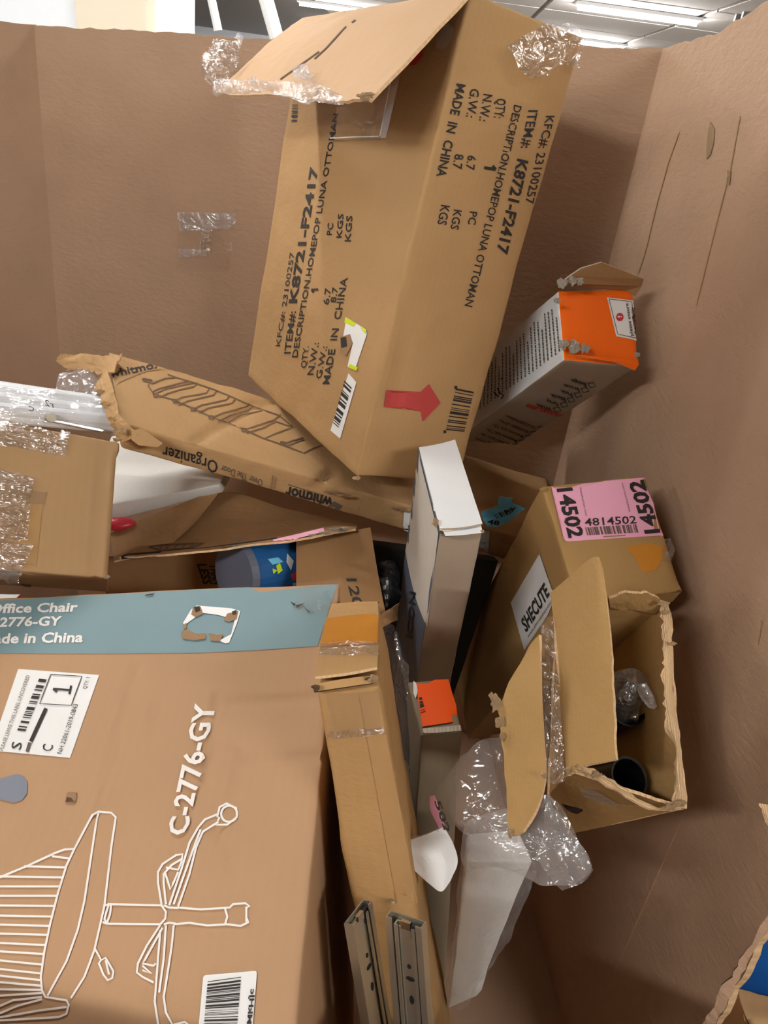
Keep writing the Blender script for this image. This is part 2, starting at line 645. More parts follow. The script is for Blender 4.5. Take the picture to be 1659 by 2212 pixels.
def text_shape(s, bold):
    key = (s, bold)
    if key not in TEXT_CACHE:
        cu = bpy.data.curves.new('lettering', 'FONT')
        cu.body = s
        cu.size = 1.0
        cu.resolution_u = 2
        cu.offset = bold
        ob = bpy.data.objects.new('lettering', cu)
        me = bpy.data.meshes.new_from_object(ob)
        V = np.array([v.co[:2] for v in me.vertices])
        F = [list(p.vertices) for p in me.polygons]
        bpy.data.objects.remove(ob); bpy.data.curves.remove(cu); bpy.data.meshes.remove(me)
        TEXT_CACHE[key] = (V, F)
    return TEXT_CACHE[key]


def text(s, body, p0, p1, p2, mat, parent, bold=0.0, off=0.0012, name='printed_text', slant=0.0):
    """lettering: p0 baseline start, p1 baseline end, p2 cap height above the start"""
    V, F = text_shape(s, bold)
    x0, x1 = V[:, 0].min(), V[:, 0].max()
    cap = 0.72
    p0, p1, p2 = (np.array(p, float) for p in (p0, p1, p2))
    out = []
    for x, y in V:
        u = (x - x0) / (x1 - x0)
        v = y / cap
        p = p0 + (p1 - p0) * u + (p2 - p0) * v
        out.append(body.hit(p[0], p[1], off))
    return mesh_obj(name, out, F, mat, parent)


def bars(name, body, q, n, mat, parent, seed=0, duty=0.55, off=0.0012, along=0):
    """barcode: stripes across a quad"""
    rr = random.Random(seed)
    cuts = [0.0]
    while cuts[-1] < 1:
        cuts.append(cuts[-1] + rr.choice((0.5, 0.8, 1.3, 1.9)) / n)
    V, F = [], []
    for a, b in zip(cuts[:-1:2], cuts[1::2]):
        b = min(b, 1)
        for (u, v) in ((a, 0), (a, 1), (b, 1), (b, 0)):
            p = quad_at(q, u, v) if along == 0 else quad_at(q, v, u)
            V.append(body.hit(p[0], p[1], off))
        k = len(V)
        F.append([k - 4, k - 3, k - 2, k - 1])
    return mesh_obj(name, V, F, mat, parent)


def tube(path, r, n=10, closed=False, caps=True):
    P = [np.array(p, float) for p in path]
    V, F = [], []
    up = np.array([0.3, 0.2, 0.93])
    for i, p in enumerate(P):
        t = P[min(i + 1, len(P) - 1)] - P[max(i - 1, 0)]
        t /= np.linalg.norm(t)
        a = np.cross(t, up); a /= np.linalg.norm(a)
        b = np.cross(t, a)
        rr = r[i] if isinstance(r, (list, tuple)) else r
        for k in range(n):
            th = 2 * math.pi * k / n
            V.append(p + (a * math.cos(th) + b * math.sin(th)) * rr)
        if i:
            for k in range(n):
                F.append([(i - 1) * n + k, (i - 1) * n + (k + 1) % n, i * n + (k + 1) % n, i * n + k])
    if caps:
        F.append(list(range(n))[::-1])
        F.append([(len(P) - 1) * n + k for k in range(n)])
    return V, F


def boxmesh(C8):
    V = [np.array(c, float) for c in C8]
    F = [[0, 2, 3, 1], [4, 5, 7, 6], [0, 1, 5, 4], [2, 6, 7, 3], [0, 4, 6, 2], [1, 3, 7, 5]]
    return V, F


def aabox(x0, x1, y0, y1, z0, z1):
    return boxmesh([(x, y, z) for z in (z0, z1) for y in (y0, y1) for x in (x0, x1)])


def merge(parts):
    V, F = [], []
    for v, f in parts:
        k = len(V)
        V += list(v)
        F += [[i + k for i in q] for q in f]
    return V, F


def scrap(name, px, py, d, size, mat, parent, seed=0, flat=0.5, n=14):
    """a crumpled torn tuft of board or paper with a ragged outline"""
    c = at(px, py, d)
    rr = random.Random(seed)
    s = size * d / FPX * 0.5
    a, b = R[:, 0] * s, -R[:, 1] * s
    tilt = rr.uniform(0, math.pi)
    rad = [rr.uniform(0.55, 1.15) for _ in range(n)]
    V = [c - FW * s * 0.25]
    for k in range(1, 4):
        for i in range(n):
            th = 2 * math.pi * i / n + tilt
            q = k / 3 * (rad[i] if k == 3 else 0.5 + 0.5 * rad[i])
            h = 0.22 * math.sin(3 * th + seed) * q + rr.uniform(-.12, .12)
            V.append(c + a * math.cos(th) * q + b * math.sin(th) * q * flat - FW * s * (0.25 * (1 - q) + h))
    F = [[0, 1 + i, 1 + (i + 1) % n] for i in range(n)]
    for k in range(2):
        for i in range(n):
            F.append([1 + k * n + i, 1 + (k + 1) * n + i, 1 + (k + 1) * n + (i + 1) % n, 1 + k * n + (i + 1) % n])
    nv = len(V)
    V += [p + FW * 0.002 for p in V]
    F += [[q + nv for q in f[::-1]] for f in F]
    e = 1 + 2 * n
    F += [[e + i, e + (i + 1) % n, e + (i + 1) % n + nv, e + i + nv] for i in range(n)]
    return mesh_obj(name, V, F, mat, parent)


def groove(lines, depth, width):
    """pressed crease along drawn lines: pushes nearby board in"""
    segs = [(np.array(a, float), np.array(b, float)) for ln in lines for a, b in zip(ln[:-1], ln[1:])]

    def f(P, u, nw):
        if not nw.any():
            return np.zeros(3)
        p = w2p(P)
        best = 1e9
        for a, b in segs:
            t = np.clip((p - a) @ (b - a) / ((b - a) @ (b - a)), 0, 1)
            best = min(best, np.hypot(*(p - a - t * (b - a))))
        if best > width * 2.5:
            return np.zeros(3)
        return -nw * depth * math.exp(-(best / width) ** 2)
    return f


# corners (metres from the lens), x fastest then y then z
BOX = {
'ottoman':[(-0.0586,1.2167,-0.5826),(0.1314,1.3264,-0.6145),(-0.3658,1.7427,-0.6090),(-0.1862,1.8541,-0.6377),(0.0205,1.2913,0.1508),(0.2041,1.4033,0.1232),(-0.2994,1.8196,0.1287),(-0.1133,1.9303,0.0988)],
'shecute':[(0.2890,1.4570,-1.3757),(0.4612,1.5038,-1.3523),(0.2279,1.6274,-1.2667),(0.4001,1.6742,-1.2433),(0.3144,0.9932,-0.6364),(0.4833,1.0391,-0.6146),(0.2531,1.1641,-0.5265),(0.4296,1.2110,-0.5029)],
'white':[(0.1054,1.1301,-1.0262),(0.1688,1.1436,-1.0201),(0.0586,1.3279,-0.9751),(0.1220,1.3414,-0.9690),(0.0860,1.0019,-0.5490),(0.1500,1.0159,-0.5419),(0.0417,1.1980,-0.5012),(0.1026,1.2155,-0.4875)],
'narrow':[(0.1333,0.4413,-1.1289),(0.1999,0.4490,-1.1105),(0.1258,0.7029,-1.1930),(0.1923,0.7106,-1.1860),(-0.0482,0.6213,-0.5434),(0.0184,0.6274,-0.5281),(-0.0574,0.8836,-0.6249),(0.0109,0.8893,-0.6103)],
'orlabel':[(0.1243,0.7970,-1.0922),(0.1876,0.8065,-1.0876),(0.1053,0.9357,-1.1148),(0.1685,0.9452,-1.1102),(0.0978,0.8404,-0.7986),(0.1565,0.8513,-0.7911),(0.0752,0.9796,-0.8202),(0.1426,0.9902,-0.8134)],
'orange':[(0.1436,1.6729,-0.6726),(0.2955,1.7228,-0.6806),(0.1196,1.7630,-0.5668),(0.2715,1.8129,-0.5748),(0.2752,1.3314,-0.3575),(0.4203,1.3821,-0.3642),(0.2535,1.4189,-0.2567),(0.3997,1.4776,-0.2481)],
'open':[(0.1827,0.7908,-0.8873),(0.3439,0.8141,-0.9260),(0.1807,1.0240,-0.7557),(0.3418,1.0472,-0.7944),(0.2547,0.6707,-0.6635),(0.4137,0.6884,-0.7128),(0.2402,0.8900,-0.5581),(0.4131,0.9263,-0.5721)],
'left':[(-0.7993,0.9570,-0.7434),(-0.4545,1.0838,-0.8021),(-0.8287,1.1226,-0.5731),(-0.4968,1.2468,-0.6367),(-0.7442,0.8620,-0.6416),(-0.4096,0.9868,-0.7042),(-0.7736,1.0276,-0.4713),(-0.4480,1.1469,-0.5443)],
'whitmor':[(-0.4800,1.2383,-0.5970),(0.3821,1.5020,-0.8885),(-0.5693,1.5103,-0.5632),(0.3114,1.7790,-0.8453),(-0.4805,1.2297,-0.5457),(0.4155,1.4992,-0.8262),(-0.6033,1.5018,-0.5118),(0.3933,1.7769,-0.7817)],
'office':[(-0.6806,0.4050,-1.1429),(0.0300,0.3802,-0.9754),(-0.6913,1.0120,-1.0174),(-0.0180,0.9884,-0.8581),(-0.7374,0.3568,-0.9148),(-0.0110,0.3320,-0.7390),(-0.7481,0.9639,-0.7893),(-0.0487,0.9403,-0.6200)],
}


# unseen lower ends lengthened past the measured corners, to block light from the gaps
for k_, f_ in (('office', 2.3), ('narrow', 1.45), ('orlabel', 2.5), ('white', 1.9)):
    B_ = np.array(BOX[k_])
    BOX[k_] = [tuple(B_[i + 4] + (B_[i] - B_[i + 4]) * f_) for i in range(4)] + [tuple(B_[i + 4]) for i in range(4)]


def base_of(k):
    P = np.array(BOX[k])
    return np.array([P[:, 0].mean(), P[:, 1].mean(), P[:, 2].min()])

# ================================================================== the room
FLOOR = -HC
CEIL = 1.15


def struct(name, vf, mat, parent=None):
    V, F = vf
    return mesh_obj(name, V, F, mat, parent, kind=None if parent else 'structure')


struct('floor', aabox(-12, 9, -6, 24, FLOOR - 0.1, FLOOR), 'floor_concrete')
ceiling = struct('ceiling', aabox(-12, 9, -6, 24, CEIL + 0.03, CEIL + 0.13), 'ceiling_grid')
T = 1.5
tile_proto = None
for iy in range(0, 11):
    for ix in range(-2, 6):
        x0, y0 = -0.5 + ix * T, 7.5 + iy * T
        if x0 < -3.0 and y0 > 8.6:
            continue
        if tile_proto is None:
            tile_proto = mesh_obj('tile', *aabox(x0 + 0.03, x0 + T - 0.03, y0 + 0.03, y0 + T - 0.03, CEIL, CEIL + 0.03), 'ceiling_tile', ceiling)
            tx, ty = x0, y0
        else:
            t = tile_proto.copy()
            link(t)
            t.location = (x0 - tx, y0 - ty, 0)
struct('wall_back', aabox(-12, 9, 24, 24.2, FLOOR, CEIL + 0.13), 'wall_paint')
struct('wall_right', aabox(9, 9.2, -6, 24.2, FLOOR, CEIL + 0.13), 'wall_paint')
struct('wall_front', aabox(-12, 9, -6.2, -6, FLOOR, CEIL + 0.13), 'wall_paint')
wl = struct('wall_left', merge([aabox(-12.2, -12, -6, 24.2, FLOOR, CEIL + 0.13), aabox(-12, -2.9, 10, 10.2, FLOOR, CEIL + 0.13)]), 'wall_paint')
mesh_obj('pillar', *aabox(-4.08, -3.30, 9.72, 9.998, FLOOR, CEIL + 0.03), 'pillar_paint', label='cream painted square pillar against the white wall', cat='pillar')
pv, pf = tube([(-2.66, 9.5, 1.2), (-2.45, 9.5, 0.45)], 0.045, 10)
mesh_obj('conduit', pv, pf, 'lamp_body', label='slanted grey conduit near the ceiling beside the pillar', cat='pipe')
pv, pf = tube([(-2.10, 9.4, 1.2), (-1.80, 9.4, 0.45)], 0.075, 12)
mesh_obj('drain_pipe', pv, pf, 'lamp_body', label='thick slanted white pipe hanging from the ceiling tiles', cat='pipe')
mesh_obj('ceiling_rail', *merge([aabox(2.7, 6.4, 8.75, 8.80, CEIL - 0.06, CEIL), aabox(2.7, 6.4, 8.95, 9.0, CEIL - 0.06, CEIL)]), 'track_dark', label='dark double rail running along the ceiling tiles', cat='rail')


def lamp(x, y):
    t = thing('ceiling_light', 'white fluorescent strip light mounted under the ceiling tiles', 'lamp', (x, y, CEIL - 0.07), 'ceiling strip lights')
    mesh_obj('housing', *aabox(x - 0.65, x + 0.65, y - 0.09, y + 0.09, CEIL - 0.03, CEIL), 'lamp_body', t)
    V, F = tube([(x - 0.62, y, CEIL - 0.05), (x + 0.62, y, CEIL - 0.05)], 0.022, 10)
    mesh_obj('tube', V, F, 'lamp_glow', t)


for yy in (-1.2, 2.4, 6.0, 9.6, 13.2, 16.8, 20.0, 22.8):
    for xx in (-7.6, -4.6, -1.6, 1.9):
        if xx < -2.5 and yy > 9.0:
            continue
        lamp(xx, yy)

# ================================================================== the bulk bin
BINF = -1.70
bin_ = thing('cardboard_bin', 'huge open corrugated cardboard bulk bin holding all the returned cartons', 'bin', (-0.3, 1.1, FLOOR))


def panel(p0, p1, tops, zb=FLOOR, nx=26, nz=30, seed=1.0, jag=None, amp=0.007):
    p0, p1 = np.array(p0), np.array(p1)
    ts = [t for t, z in tops]
    zs = [z for t, z in tops]
    rr = random.Random(seed)
    tt = np.linspace(0, 1, nx)
    wob = [rr.uniform(-1, 1) * 0.0025 for _ in tt]
    G = []
    for f in np.linspace(1, 0, nz):
        row = []
        for t, w in zip(tt, wob):
            zt = np.interp(t, ts, zs) + w
            xy = p0 + (p1 - p0) * t
            P = np.array([xy[0], xy[1], zb + (zt - zb) * f])
            row.append(P)
        G.append(row)
    nrm = np.array([p0[1] - p1[1], p1[0] - p0[0], 0.0])
    nrm /= np.linalg.norm(nrm)
    for row in G:
        for t_, P in zip(tt, row):
            P += nrm * amp * 1.6 * math.sin(math.pi * t_) ** 0.6 * vnoise(P, 2.6, seed)
    e = (p1 - p0) / np.linalg.norm(p1 - p0) * 0.006
    for row in G:
        row[0][:2] -= e
        row[-1][:2] += e
    return sheet('side_panel', G, ['bin_board', 'torn_board'], bin_, k=(1, 1), thick=0.012, seed=seed, world_pts=True, jag=jag)


L0, L1, L2, L3 = (-1.42, 0.10), (-1.50, 1.75), (-1.03, 2.20), (-0.494, 2.10)
PA, PB, PE = (0.42, 1.80), (0.545, 0.908), (0.592, 0.700)
panel(L0, L1, [(0, .02), (1, .04)], seed=1)
panel(L1, L2, [(0, .045), (1, .062)], seed=2)
_, body_left = panel(L2, L3, [(0, .062), (.6, .082), (1, .092)], seed=3)
panel(L3, PA, [(0, .092), (.5, .12), (.85, .150), (1, .157)], seed=4, nx=34)
_, body_right = panel(PA, PB, [(0, .157), (.12, .166), (.25, .172), (.285, .183), (.30, .186), (.42, .207), (1, .26)], seed=5, nx=50)
panel(PB, PE, [(0, .26), (1, .24)], seed=6, nx=10, nz=120, jag={'c1': 0.003}, amp=0.003)
panel((0.62, 0.10), L0, [(0, -0.45), (1, -0.40)], seed=8, nx=20, nz=10)  # unseen near wall, its height raised to keep lamp light off the gaps
V, F = aabox(-1.40, 0.56, 0.18, 2.05, BINF - 0.012, BINF)
floor_pts = [L0, L1, L2, L3, PA, PB, PE, (0.60, 0.15)]
inner = [(x, y) for x, y in floor_pts]
V = [(x, y, BINF) for x, y in inner] + [(x, y, BINF - 0.01) for x, y in inner]
n_ = len(inner)
F = [list(range(n_))[::-1], [i + n_ for i in range(n_)]] + [[i, (i + 1) % n_, (i + 1) % n_ + n_, i + n_] for i in range(n_)]
mesh_obj('bottom_panel', V, F, 'bin_board', bin_)
decal('clear_tape', body_left, [(384, 456), (511, 457), (512, 586), (385, 586)], 'clear_flat_tape', bin_, n=(8, 8), off=0.003, crinkle=0.003, label='square patch of shiny clear tape on the bin wall')
decal('clear_tape', body_left, [(386, 458), (508, 460), (509, 492), (390, 500)], 'milky_film', bin_, n=(10, 4), off=0.006, crinkle=0.008)  # glare along the top of the tape, painted as a hazy white band
decal('clear_tape', body_left, [(388, 536), (446, 540), (450, 552), (390, 556)], 'milky_film', bin_, n=(8, 3), off=0.006, crinkle=0.008)  # lower glare streak on the tape, also painted in hazy white
for ln, w_ in (([(1468, 286), (1445, 350), (1420, 440), (1396, 540), (1380, 590)], 2.2), ([(1600, 250), (1578, 370), (1552, 470), (1530, 560), (1505, 660)], 2.0), ([(1648, 1340), (1630, 1440), (1632, 1520)], 2.2), ([(1636, 1560), (1628, 1620), (1640, 1690)], 2.2)):
    ribbons('crease', body_right, [ln], w_, 'plain_board', bin_, off=0.0015)
for pts in ([(1536, 262), (1545, 280), (1543, 310), (1536, 335), (1527, 345), (1528, 310), (1531, 285)], [(1572, 368), (1581, 366), (1578, 400), (1570, 398)]):
    decal_poly('scuff', body_right, pts, 'torn_board', bin_, off=0.0015)
decal('clear_tape', body_left, [(440, 488), (462, 488), (458, 540), (432, 544)], 'clear_tape', bin_, n=(3, 6), off=0.006, crinkle=0.006)
# torn liner along the open end of the near panel
sheet('torn_liner', [[(1664, 1975, 0.985), (1676, 1985, 0.98)], [(1616, 2052, 0.99), (1632, 2060, 0.985)], [(1572, 2120, 1.0), (1592, 2128, 0.995)], [(1532, 2185, 1.01), (1556, 2192, 1.0)], [(1500, 2240, 1.02), (1530, 2246, 1.01)]],
      ['bin_board', 'dark_edge'], bin_, k=(6, 3), thick=0.004, jag={'c0': 0.003, 'c1': 0.002}, seed=3, amp=0.004, freq=25)
sheet('torn_liner', [[(1640, 1735, 0.99), (1662, 1738, 0.985)], [(1648, 1760, 0.985), (1668, 1772, 0.975)], [(1662, 1790, 0.98), (1682, 1800, 0.975)]],
      ['torn_board', 'dark_edge'], bin_, k=(4, 3), thick=0.003, jag={'c0': 0.003}, seed=5, amp=0.003, freq=50)
for i, (x, y) in enumerate(((1528, 1706), (1626, 1738), (1627, 1757))):
    decal_poly('tear_hole', body_right, [(x - 4, y - 9), (x + 3, y - 10), (x + 5, y + 2), (x + 1, y + 12), (x - 5, y + 8)], 'dark_edge', bin_, off=0.002)

# ================================================================== ottoman carton
t = thing('ottoman_carton', 'tall upright ottoman shipping carton with its top flap hanging open', 'carton', base_of('ottoman'))
gr = groove([[(880, 500), (1000, 640)], [(1000, 170), (1120, 260), (1150, 330)], [(1010, 250), (1110, 340)], [(860, 600), (880, 720), (850, 880)]], 0.004, 9)
ob, BO = carton('body', BOX['ottoman'], ['ottoman_board'], t, r=0.006, step=0.014, amp=0.004, freq=5.0, seed=2, deform=gr)
FL = BOX['ottoman']
hn, hf = np.array(FL[4]), np.array(FL[6])
fn, ff = at(803, 216, 1.04), at(466, 197, 1.50)
mid_n, mid_f = at(918, 90, 1.045), at(575, 98, 1.50)
mm = [(hn + hf) / 2, (mid_n + mid_f) / 2 + np.array([0, 0, 0.012]), at(640, 214, 1.26)]
flap, BF = sheet('top_flap', [[hn, mm[0], hf], [mid_n, mm[1], mid_f], [fn, mm[2], ff]], ['flap_board', 'torn_board', 'back_board'], t, k=(10, 14), thick=0.005, amp=0.004, freq=9, seed=4, jag={'r1': 0.003, 'c1': 0.004}, world_pts=True)
ribbons('split', BF, [[(680, 128), (705, 105), (735, 72), (748, 58)], [(760, 50), (768, 44)], [(606, 172), (690, 112)]], 3, 'dark_edge', flap, off=0.001)
# crumpled packing tape along the loose flap edge and corner
sheet('packing_tape', [[(462, 172, 1.485), (540, 172, 1.39), (640, 176, 1.25), (672, 170, 1.2)], [(462, 198, 1.48), (560, 198, 1.37), (650, 206, 1.235), (735, 204, 1.13)], [(478, 206, 1.475), (560, 204, 1.365), (650, 218, 1.225), (742, 226, 1.115)]],
      'milky_film', t, k=(6, 8), thick=0, amp=0.010, freq=30, seed=8, label='crumpled clear packing tape on the loose flap edge')
sheet('packing_tape', [[(460, 82, 1.50), (495, 86, 1.49), (524, 74, 1.49)], [(440, 140, 1.48), (480, 130, 1.465), (512, 138, 1.47)], [(438, 165, 1.47), (470, 165, 1.46), (496, 168, 1.47)], [(464, 204, 1.475), (474, 202, 1.47), (486, 196, 1.475)]],
      'clear_tape', t, k=(6, 6), thick=0, amp=0.014, freq=26, seed=5)
scrap('packing_tape', 516, 80, 1.48, 22, 'milky_film', t, 3, 0.8)
scrap('packing_tape', 655, 155, 1.22, 44, 'milky_film', t, 5, 0.9)
scrap('packing_tape', 548, 172, 1.37, 22, 'milky_film', t, 9, 0.7)
scrap('torn_edge', 790, 208, 1.03, 46, 'torn_board', t, 11, 0.45)
# stiff clear tape hanging below the flap
sheet('clear_tape_strip', [[(726, 232, 1.11), (800, 200, 1.10), (872, 128, 1.12)], [(725, 302, 1.20), (780, 302, 1.18), (834, 298, 1.16)]], 'clear_flat_tape', t, k=(5, 5), thick=0, amp=0.003, freq=8, seed=2)
ribbons('tape_edge', BO, [[(725, 302), (832, 299)], [(834, 298), (852, 210), (868, 130)]], 2.5, 'white_label', t, off=0.012)
decal_poly('red_mark', BO, [(872, 128), (884, 112), (906, 96), (916, 98), (914, 122), (900, 140), (880, 142)], 'red_plastic', t)
decal_poly('tape_scrap', BO, [(948, 62), (968, 46), (985, 62), (982, 88), (962, 108), (946, 106)], 'milky_film', t, off=0.004)
decal_poly('tape_scrap', BO, [(890, 92), (912, 76), (918, 86), (902, 98)], 'white_label', t, off=0.004)
# shiny tape on the top right corner
sheet('packing_tape', [[(1098, 98, 1.105), (1160, 62, 1.13), (1212, 52, 1.16)], [(1130, 160, 1.125), (1190, 110, 1.14), (1258, 78, 1.17)], [(1165, 170, 1.155), (1215, 140, 1.165), (1252, 150, 1.18)]], 'clear_tape', t, k=(7, 7), thick=0, amp=0.008, freq=45, seed=6)
sheet('packing_tape', [[(1204, 58, 1.165), (1228, 48, 1.165), (1252, 62, 1.17)], [(1222, 66, 1.17), (1246, 72, 1.172), (1266, 100, 1.178)]], 'milky_film', t, k=(5, 5), thick=0, amp=0.006, freq=50, seed=7)
# printing on the broad face (reads upwards)
IN = 'black_ink'
text('KFC#: 23100257', BO, (606, 748), (637, 545), (596, 748), IN, t, .004)
text('ITEM#:', BO, (628, 764), (640, 672), (614, 764), IN, t, .01)
text('K8721-F2417', BO, (641, 655), (688, 360), (624, 655), IN, t, .03)
text('DESCRIPTION.HOMEPOP LUNA OTTOMAN', BO, (643, 772), (732, 246), (631, 772), IN, t, .012)
text('QTY.', BO, (662, 795), (668, 748), (650, 795), IN, t, .01)
ribbons('printed_text', BO, [[(674, 626), (688, 625)], [(674, 626), (678, 632)]], 4.5, IN, t)
text('PC', BO, (718, 508), (721, 482), (706, 508), IN, t, .01)
text('N.W.:', BO, (678, 810), (690, 740), (664, 810), IN, t, .01)
text('6.7', BO, (711, 658), (716, 622), (698, 658), IN, t, .01)
text('KGS', BO, (739, 514), (743, 462), (727, 514), IN, t, .01)
text('G.W.:', BO, (695, 818), (708, 748), (682, 818), IN, t, .01)
text('8.7', BO, (726, 654), (731, 620), (714, 654), IN, t, .01)
text('KGS', BO, (758, 522), (762, 466), (745, 522), IN, t, .01)
text('MADE  IN  CHINA', BO, (712, 830), (752, 600), (697, 830), IN, t, .01)
bars('barcode_print', BO, [(632, 226), (645, 226), (642, 264), (630, 264)], 14, IN, t, 2, along=1)
# printing on the narrow face (reads downwards)
text('KFC#: 23100257', BO, (1179, 250), (1133, 440), (1198, 250), IN, t, .012)
text('ITEM#:', BO, (1141, 238), (1124, 320), (1162, 238), IN, t, .012)
text('K8721-F2417', BO, (1118, 342), (1072, 545), (1141, 348), IN, t, .03)
text('DESCRIPTION.HOMEPOP LUNA OTTOMAN', BO, (1110, 226), (1003, 660), (1127, 230), IN, t, .012)
text('QTY:', BO, (1072, 212), (1066, 254), (1094, 214), IN, t, .012)
ribbons('printed_text', BO, [[(1045, 362), (1070, 366)], [(1070, 366), (1063, 358)]], 6.5, IN, t)
text('PC', BO, (1014, 456), (1010, 484), (1031, 458), IN, t, .012)
text('N.W.:', BO, (1044, 202), (1034, 260), (1064, 205), IN, t, .012)
text('6.7', BO, (1010, 335), (1005, 366), (1029, 337), IN, t, .012)
text('KGS', BO, (980, 452), (972, 494), (998, 455), IN, t, .012)
text('G.W.:', BO, (1016, 190), (1006, 252), (1036, 194), IN, t, .012)
text('8.7', BO, (982, 332), (977, 364), (1002, 334), IN, t, .012)
text('KGS', BO, (952, 442), (944, 484), (972, 445), IN, t, .012)
text('MADE  IN  CHINA', BO, (986, 180), (942, 380), (1006, 184), IN, t, .02)
decal_poly('red_arrow', BO, [(834, 842), (908, 846), (926, 829), (951, 870), (912, 910), (909, 888), (828, 878)], 'red_ink', t, label='printed red arrow')
bars('barcode_print', BO, [(984, 838), (1023, 846), (1002, 934), (962, 930)], 30, IN, t, 5, along=1)
for x, y in ((984, 836), (960, 932)):
    decal_poly('print_dot', BO, [(x - 3, y - 3), (x + 3, y - 3), (x + 3, y + 3), (x - 3, y + 3)], IN, t)
# stickers on the broad face
st1 = decal('barcode_sticker', BO, [(754, 806), (771, 826), (736, 948), (715, 930)], 'white_label', t, n=(3, 6), off=0.0012, label='white barcode sticker')
bars('barcode_print', BO, [(746, 822), (762, 838), (732, 928), (720, 918)], 24, IN, st1, 3, along=1, off=0.002)
st2 = decal_poly('torn_sticker', BO, [(750, 686), (792, 712), (794, 722), (768, 800), (752, 792), (764, 740), (742, 732)], 'white_label', t, label='torn white and yellow sticker')
decal_poly('sticker_print', BO, [(748, 685), (770, 698), (766, 706), (746, 697)], 'yellow_print', st2, off=0.002)
decal_poly('sticker_print', BO, [(780, 706), (793, 712), (792, 722), (786, 716)], 'yellow_print', st2, off=0.002)
decal_poly('sticker_print', BO, [(758, 786), (775, 794), (772, 801), (754, 794)], 'yellow_print', st2, off=0.002)
decal_poly('torn_patch', BO, [(738, 728), (758, 722), (764, 742), (750, 768), (736, 764)], 'tan_ink', st2, off=0.002)
decal_poly('torn_patch', BO, [(738, 730), (750, 728), (752, 748), (740, 752)], 'black_ink', st2, off=0.0026)
scrap('torn_edge', 772, 1032, 1.335, 22, 'torn_board', t, 4, 0.6)

# ================================================================== over-door organizer carton
t = thing('organizer_carton', 'long flat organizer carton torn open at one end, wedged under the ottoman carton', 'carton', base_of('whitmor'))
gr = groove([[(416, 957), (490, 913), (548, 876), (590, 870)], [(690, 1048), (720, 1022)], [(1010, 1120), (1060, 1090)]], 0.010, 9)
ob, BW = carton('body', BOX['whitmor'], ['organizer_board'], t, r=0.005, step=0.012, amp=0.004, freq=8, seed=5, deform=gr)
z5 = lambda pts: [(220 + x / 3.456, 740 + y / 3.456) for x, y in pts]
draw = [[(490, 240), (560, 265), (680, 300), (830, 350), (950, 400), (1130, 480), (1320, 545), (1420, 630)],
        [(310, 270), (370, 280), (345, 325), (380, 380), (430, 400), (530, 430), (670, 490), (810, 555), (930, 600), (1060, 650), (1200, 715), (1360, 770), (1500, 825)],
        [(300, 272), (375, 285), (365, 300), (310, 290), (300, 272)],
        [(370, 310), (470, 270), (560, 262)], [(380, 370), (430, 345), (640, 290)], [(400, 385), (470, 350), (690, 300)], [(430, 410), (500, 380), (600, 350), (690, 330), (710, 300)],
        [(540, 440), (600, 410), (780, 380), (800, 345)], [(570, 470), (640, 440), (830, 395), (860, 360)], [(680, 500), (740, 470), (930, 430), (950, 400)],
        [(720, 525), (800, 490), (970, 455), (995, 425)], [(820, 565), (900, 530), (1080, 480), (1100, 460)], [(870, 590), (960, 545), (1090, 510), (1130, 480)],
        [(940, 600), (1040, 545), (1200, 510)], [(1060, 655), (1180, 615), (1285, 580), (1335, 540)], [(1080, 680), (1200, 640), (1300, 590)],
        [(1215, 718), (1300, 680), (1425, 635), (1290, 590)], [(1340, 765), (1420, 735), (1500, 712)], [(1370, 780), (1440, 750), (1510, 725)], [(1505, 828), (1560, 800), (1640, 770)]]
for bx in ((400, 395), (545, 440), (680, 500), (815, 562), (1060, 655), (1350, 755)):
    draw.append([(bx[0] - 18, bx[1] - 14), (bx[0] + 16, bx[1] - 10), (bx[0] + 20, bx[1] + 14), (bx[0] - 14, bx[1] + 12), (bx[0] - 18, bx[1] - 14)])
ribbons('printed_drawing', BW, [z5(l) for l in draw], 2.6, 'faint_ink', t, label='line drawing of a wire rack')
ribbons('printed_drawing', BW, [z5([(30, 340), (180, 275), (330, 215), (480, 195), (610, 180)])], 2.2, 'tan_ink', t)
text('whitmor', BW, (238, 817), (346, 794), (233, 801), 'black_ink', t, .02)
decal_poly('logo_mark', BW, [(214, 822), (216, 808), (232, 800), (240, 814), (226, 824)], 'grey_ink', t)
text('Organizer', BW, (471, 996), (352, 962), (469, 1024), 'black_ink', t, .01)
text('Over The Door', BW, (568, 1036), (478, 1003), (566, 1052), 'grey_ink', t, .004)
text('whitmor', BW, (720, 1076), (618, 1050), (716, 1100), 'black_ink', t, .035)
decal_poly('logo_mark', BW, [(722, 1082), (740, 1092), (730, 1112), (706, 1108)], 'grey_ink', t)
ribbons('printed_text', BW, [[(700, 1070), (622, 1046)]], 2, 'faint_ink', t)
ribbons('printed_text', BW, [[(590, 1026), (584, 1070)], [(596, 1030), (590, 1072)]], 3, 'tan_ink', t)
